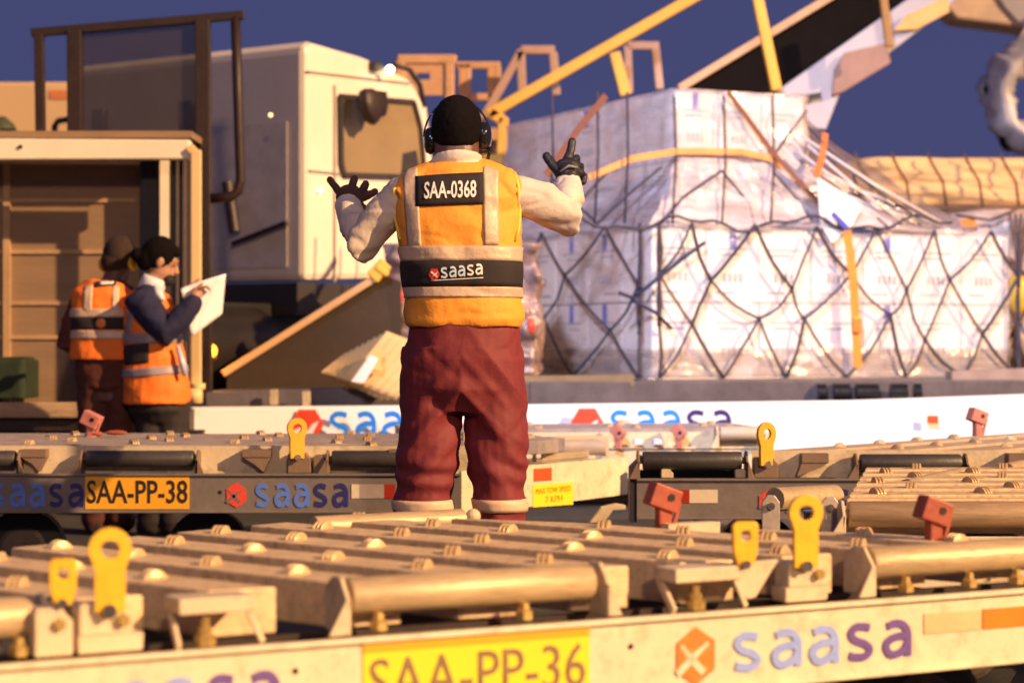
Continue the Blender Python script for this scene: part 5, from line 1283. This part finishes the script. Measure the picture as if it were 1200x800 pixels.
def bg_man():
    D = 11.05; s = F / D; ox = (125 - 600) / s
    root = tag(empty('person', (ox, D, 0)), 'person in brown jacket and orange vest with yellow ear defenders, back turned', 'person')
    def c(px, py, y=0): return Vector(((px - 125) / s, y, CZ - (py - 400) / s))
    X = lambda px: (px - 125) / s
    Z = lambda py: CZ - (py - 400) / s
    m = MB(); P, rot = head(m, c(138, 305, .04), (.075, .093, .11), Vector((.5, 1, -.35)))
    m.loft([c(130, 335, 0), c(136, 315, .03)], [.06, .055], 14)
    m.loft([c(127, 470), c(126, 440), c(122, 400), c(124, 360), c(126, 338), c(128, 330)], [(.15, .11), (.155, .115), (.15, .11), (.17, .11), (.14, .09), (.07, .06)], 18)
    for px in (112, 142): m.limb([c(px, 460), c(px - 1, 520), c(px, 575), c(px, 612)], [.085, .075, .055, .04], 12); m.limb([Vector((X(px), -.02, .05)), Vector((X(px), .16, .04))], [.04, .03])
    wl = c(96, 412, .16); wr2 = c(160, 345, .2)
    m.limb([c(110, 345), c(98, 352), c(80, 398, -.02), wl], [.055, .055, .042, .028], 12); m.limb([c(140, 345), c(150, 355), c(158, 390, .03), wr2], [.055, .055, .042, .028], 12)
    for wv, dx in ((wl, .03), (wr2, .0)):
        pa = wv + Vector((dx, .07, .0)); hand(m, wv, pa, [([pa + Vector((k * .018 - .03, .04, .0)), pa + Vector((k * .018 - .03, .07, -.015)), pa + Vector((k * .016 - .028, .09, -.035))], 1.0 - abs(k - 1.5) * .08) for k in range(4)] + [([pa + Vector((.045, .0, .02)), pa + Vector((.055, .03, .025))], 1.2)])
    fuse(m, 'person_body', .009, skin_d, root, 2)
    m = MB(); m.ball(P(0, -.01, .03), (.088, .104, .10), 18, 12); m.ball(P(0, -.045, -.02), (.07, .06, .06)); m.ball(P(0, -.01, .10), (.045, .05, .04)); fuse(m, 'woollen_hat', .008, M('dark_brown_hat', (.03, .014, .008), .9, 0, .3, 30, .4, 90), root, 2, fold(30, 30, 30, .004, 2))
    em = empty('ear_defenders'); em.parent = root
    for sd in (-1, 1): m = MB(); m.loft([P(sd * .085, 0, -.02), P(sd * .10, 0, -.02), P(sd * .12, 0, -.02)], [(.036, .03), (.04, .032), (.028, .022)], 14); m.out('ear_cup', M('yellow_ear_cup', (.85, .55, .02), .35), em, True)
    m = MB(); m.loft([P(.108 * math.cos(R(a)), .0, -.01 + .135 * math.sin(R(a))) for a in range(0, 181, 15)], .006, 8); m.out('headband', black_pl, em, True)
    m = MB(); m.loft([c(127, 425), c(124, 380), c(125, 350), c(127, 334)], [(.17, .135), (.17, .13), (.18, .12), (.10, .08)], 18)
    m.limb([c(106, 344), c(98, 354), c(88, 378, -.02), c(81, 400, -.02), c(94, 412, .13)], [.068, .070, .066, .06, .05], 14)
    m.limb([c(142, 344), c(150, 355), c(158, 390, .03), c(160, 350, .17)], [.068, .070, .062, .048], 14)
    fuse(m, 'jacket', .009, brown_jacket, root, 2, fold(10, 10, 13, .010, 5))
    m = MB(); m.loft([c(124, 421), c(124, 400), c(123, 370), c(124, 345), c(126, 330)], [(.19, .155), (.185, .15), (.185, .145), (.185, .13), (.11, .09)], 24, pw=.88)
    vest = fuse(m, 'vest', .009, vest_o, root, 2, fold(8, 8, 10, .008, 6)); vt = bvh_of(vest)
    wrap_ring(vt, X(124), 0, Z(372), Z(362), silver_tape, 'reflective_band', vest); wrap_ring(vt, X(124), 0, Z(386), Z(372), black_cloth, 'black_band', vest, .005); wrap_ring(vt, X(124), 0, Z(397), Z(387), silver_tape, 'reflective_band', vest)
    drape_patch(vt, [(X(103), Z(364)), (X(114), Z(364)), (X(114), Z(334)), (X(104), Z(336))], 4, 10, silver_tape, 'reflective_strip', vest)
    drape_patch(vt, [(X(137), Z(364)), (X(146), Z(364)), (X(144), Z(336)), (X(137), Z(334))], 4, 10, silver_tape, 'reflective_strip', vest)
    drape_patch(vt, [(X(115), Z(337)), (X(140), Z(335)), (X(140), Z(326)), (X(116), Z(328))], 6, 4, black_cloth, 'name_panel', vest, .006)
    drape_patch(vt, [(X(122), Z(334)), (X(137), Z(333)), (X(137), Z(330)), (X(122), Z(330.5))], 6, 2, white_print, 'panel_text', vest, .010)
    m = MB(); q = drape(vt, [(X(125), 0, Z(379))], .01)[0]; m.ball(q, (.027, .004, .027)); m.out('logo_emblem', orange_print, vest, True)
    m = MB(); m.loft([c(126, 416), c(126, 440), c(127, 466)], [(.165, .13), (.175, .14), (.12, .1)], 20)
    for px in (113, 142): m.limb([c(px, 445), c(px - 2, 500), c(px - 1, 560), c(px, 610)], [(.098, .11), (.088, .10), (.075, .085), (.07, .08)], 16)
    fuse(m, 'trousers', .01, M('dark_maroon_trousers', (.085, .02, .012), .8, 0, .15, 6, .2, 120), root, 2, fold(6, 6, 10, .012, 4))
    for px in (113, 142): m = MB(); x = X(px); m.loft([(x, -.07, .05), (x, 0, .055), (x, .12, .045), (x, .2, .035)], [(.035, .04), (.048, .05), (.046, .04), (.025, .025)], 12, ref=(0, 0, 1)); m.ball((x, -.01, .09), (.055, .06, .07)); fuse(m, 'boot', .009, black_cloth, root, 1)
bg_man()

def bg_woman():
    D = 10.95; s = F / D; ox = (185 - 600) / s
    root = tag(empty('person', (ox, D, 0)), 'woman with tied black hair, navy sleeves and orange vest reading papers she holds', 'person')
    def c(px, py, y=0): return Vector(((px - 185) / s, y, CZ - (py - 400) / s))
    X = lambda px: (px - 185) / s
    Z = lambda py: CZ - (py - 400) / s
    m = MB(); P, rot = head(m, c(188, 306, .0), (.070, .090, .108), Vector((1, .25, -.45)))
    m.loft([c(177, 345, 0), c(182, 322, .0)], [.055, .05], 14)
    m.loft([c(186, 480), c(184, 450), c(180, 410), c(176, 370), c(176, 348), c(177, 338)], [(.14, .12), (.15, .13), (.12, .11), (.13, .13), (.11, .11), (.06, .06)], 18)
    for px in (176, 200): m.limb([c(px, 470), c(px, 530), c(px, 580), c(px, 612)], [.085, .07, .052, .04], 12); m.limb([Vector((X(px) - .02, 0, .05)), Vector((X(px) + .15, 0, .04))], [.04, .03])
    shn, eln, wrn = c(168, 352, -.12), c(203, 391, -.18), c(231, 356, -.16)
    shf, elf, wrf = c(178, 352, .12), c(205, 392, .18), c(222, 350, .0)
    m.limb([c(176, 350, -.05), shn, eln, wrn], [.05, .05, .038, .025]); m.limb([c(180, 350, .05), shf, elf, wrf], [.05, .05, .038, .025])
    for wv in (wrn, wrf):
        pa = wv + Vector((.02, .02, .055)); hand(m, wv, pa, [([pa + Vector((.03, .02 - k * .016, .03)), pa + Vector((.06, .02 - k * .016, .035)), pa + Vector((.07, .03 - k * .014, .01))], 1.0 - abs(k - 1.5) * .08) for k in range(4)] + [([pa + Vector((.0, .03, .035)), pa + Vector((.03, .035, .055))], 1.15)], .034, .0085)
    fuse(m, 'person_body', .0085, skin_l, root, 2)
    m = MB(); m.ball(P(0, -.022, .032), (.082, .095, .10), 20, 14, rot); m.ball(P(0, -.07, -.01), (.062, .055, .075), 16, 12, rot); m.ball(P(0, -.125, -.02), (.035, .04, .04))
    m.ball(P(0, .03, .075), (.062, .055, .038), 14, 10, rot)
    fuse(m, 'hair', .007, hair_m, root, 2, lambda v: .002 * noise.noise(v * 60))
    m = MB(); m.ball(P(0, .075, -.075), (.05, .04, .035), 14, 10, rot); fuse(m, 'face_mask', .006, mask_black, root, 1)
    m = MB(); m.loft([c(175, 345, 0), c(180, 330, 0), c(182, 325, 0)], [(.075, .075), (.068, .068), (.064, .064)], 16); m.loft([c(183, 335, -.04), c(190, 345, -.1), c(196, 352, -.12)], [.02, .025, .012], 8); m.out('shirt_collar', M('white_collar', (.7, .72, .8), .7), root, True)
    m = MB(); m.limb([c(174, 350, -.06), shn, shn.lerp(eln, .5), eln, eln.lerp(wrn, .5), wrn], [.075, .082, .080, .070, .062, .05], 16); m.limb([c(180, 350, .06), shf, elf, wrf], [.07, .075, .062, .045], 14)
    m.loft([c(184, 440), c(180, 400), c(177, 352), c(177, 342)], [(.15, .14), (.13, .13), (.12, .13), (.06, .07)], 16)
    fuse(m, 'sweater', .009, navy_cloth, root, 2, fold(12, 12, 12, .006, 2))
    m = MB(); m.loft([c(184, 472), c(184, 462), c(182, 430), c(179, 400), c(176, 365), c(176, 350), c(177, 342)], [(.175, .175), (.175, .175), (.165, .165), (.150, .155), (.135, .15), (.125, .13), (.085, .085)], 24, pw=.9)
    vest = fuse(m, 'vest', .008, vest_o, root, 2, fold(8, 8, 10, .008, 9)); vt = bvh_of(vest)
    wrap_ring(vt, X(180), 0, Z(402), Z(391), grey_tape, 'reflective_band', vest); wrap_ring(vt, X(182), 0, Z(440), Z(430), grey_tape, 'reflective_band', vest, tilt=.015)
    drape_patch(vt, [(X(150), Z(428)), (X(181), Z(424)), (X(181), Z(402)), (X(148), Z(404))], 8, 6, black_cloth, 'black_panel', vest, .005)
    drape_patch(vt, [(X(150), Z(392)), (X(158), Z(392)), (X(166), Z(348)), (X(157), Z(350))], 3, 12, grey_tape, 'reflective_strip', vest)
    m = MB(); m.loft([c(186, 462), c(186, 480), c(188, 495)], [(.155, .15), (.16, .15), (.12, .1)], 18)
    for px in (177, 201): m.limb([c(px, 475), c(px, 530), c(px, 575), c(px, 612)], [(.095, .1), (.08, .09), (.07, .08), (.068, .075)], 14)
    fuse(m, 'trousers', .01, black_cloth, root, 2, fold(6, 6, 10, .008, 4))
    for px in (176, 200): m = MB(); x = X(px); m.loft([(x - .07, 0, .05), (x, 0, .055), (x + .1, 0, .045), (x + .17, 0, .035)], [(.04, .035), (.05, .048), (.045, .042), (.025, .025)], 12, ref=(0, 0, 1)); m.ball((x, 0, .09), (.055, .055, .07)); fuse(m, 'boot', .009, black_cloth, root, 1)
    m = MB(); m.loft([c(213, 405, -.14), c(219, 425, -.15), c(222, 440, -.14)], [.012, .02, .014], 8); m.out('radio', M('grey_radio', (.5, .5, .62), .3), root, True)
    # papers: a held thing of its own
    pr = tag(empty('paper_sheaf', (c(245, 360).x + ox, D - .14, 0)), 'white sheaf of papers held up by the woman in the orange vest', 'papers')
    dx = -(c(245, 360).x)
    def q(px, py, y=0): v = c(px, py, y); return Vector((v.x + dx, v.y, v.z))
    for k in range(3):
        m = MB(); A, B, C_, D_ = q(217, 340 - k, 0), q(266, 323 - k, .08), q(261, 368, .10), q(229, 394, .02)
        def fn(u, v): 
            p = A.lerp(B, u).lerp(D_.lerp(C_, u), v); p.y += k * .004 + .012 * math.sin(u * 5 + v * 3 + k); return p
        m.grid(fn, 12, 12); m.out('sheet', paper, pr, True, solid=.0015)
bg_woman()
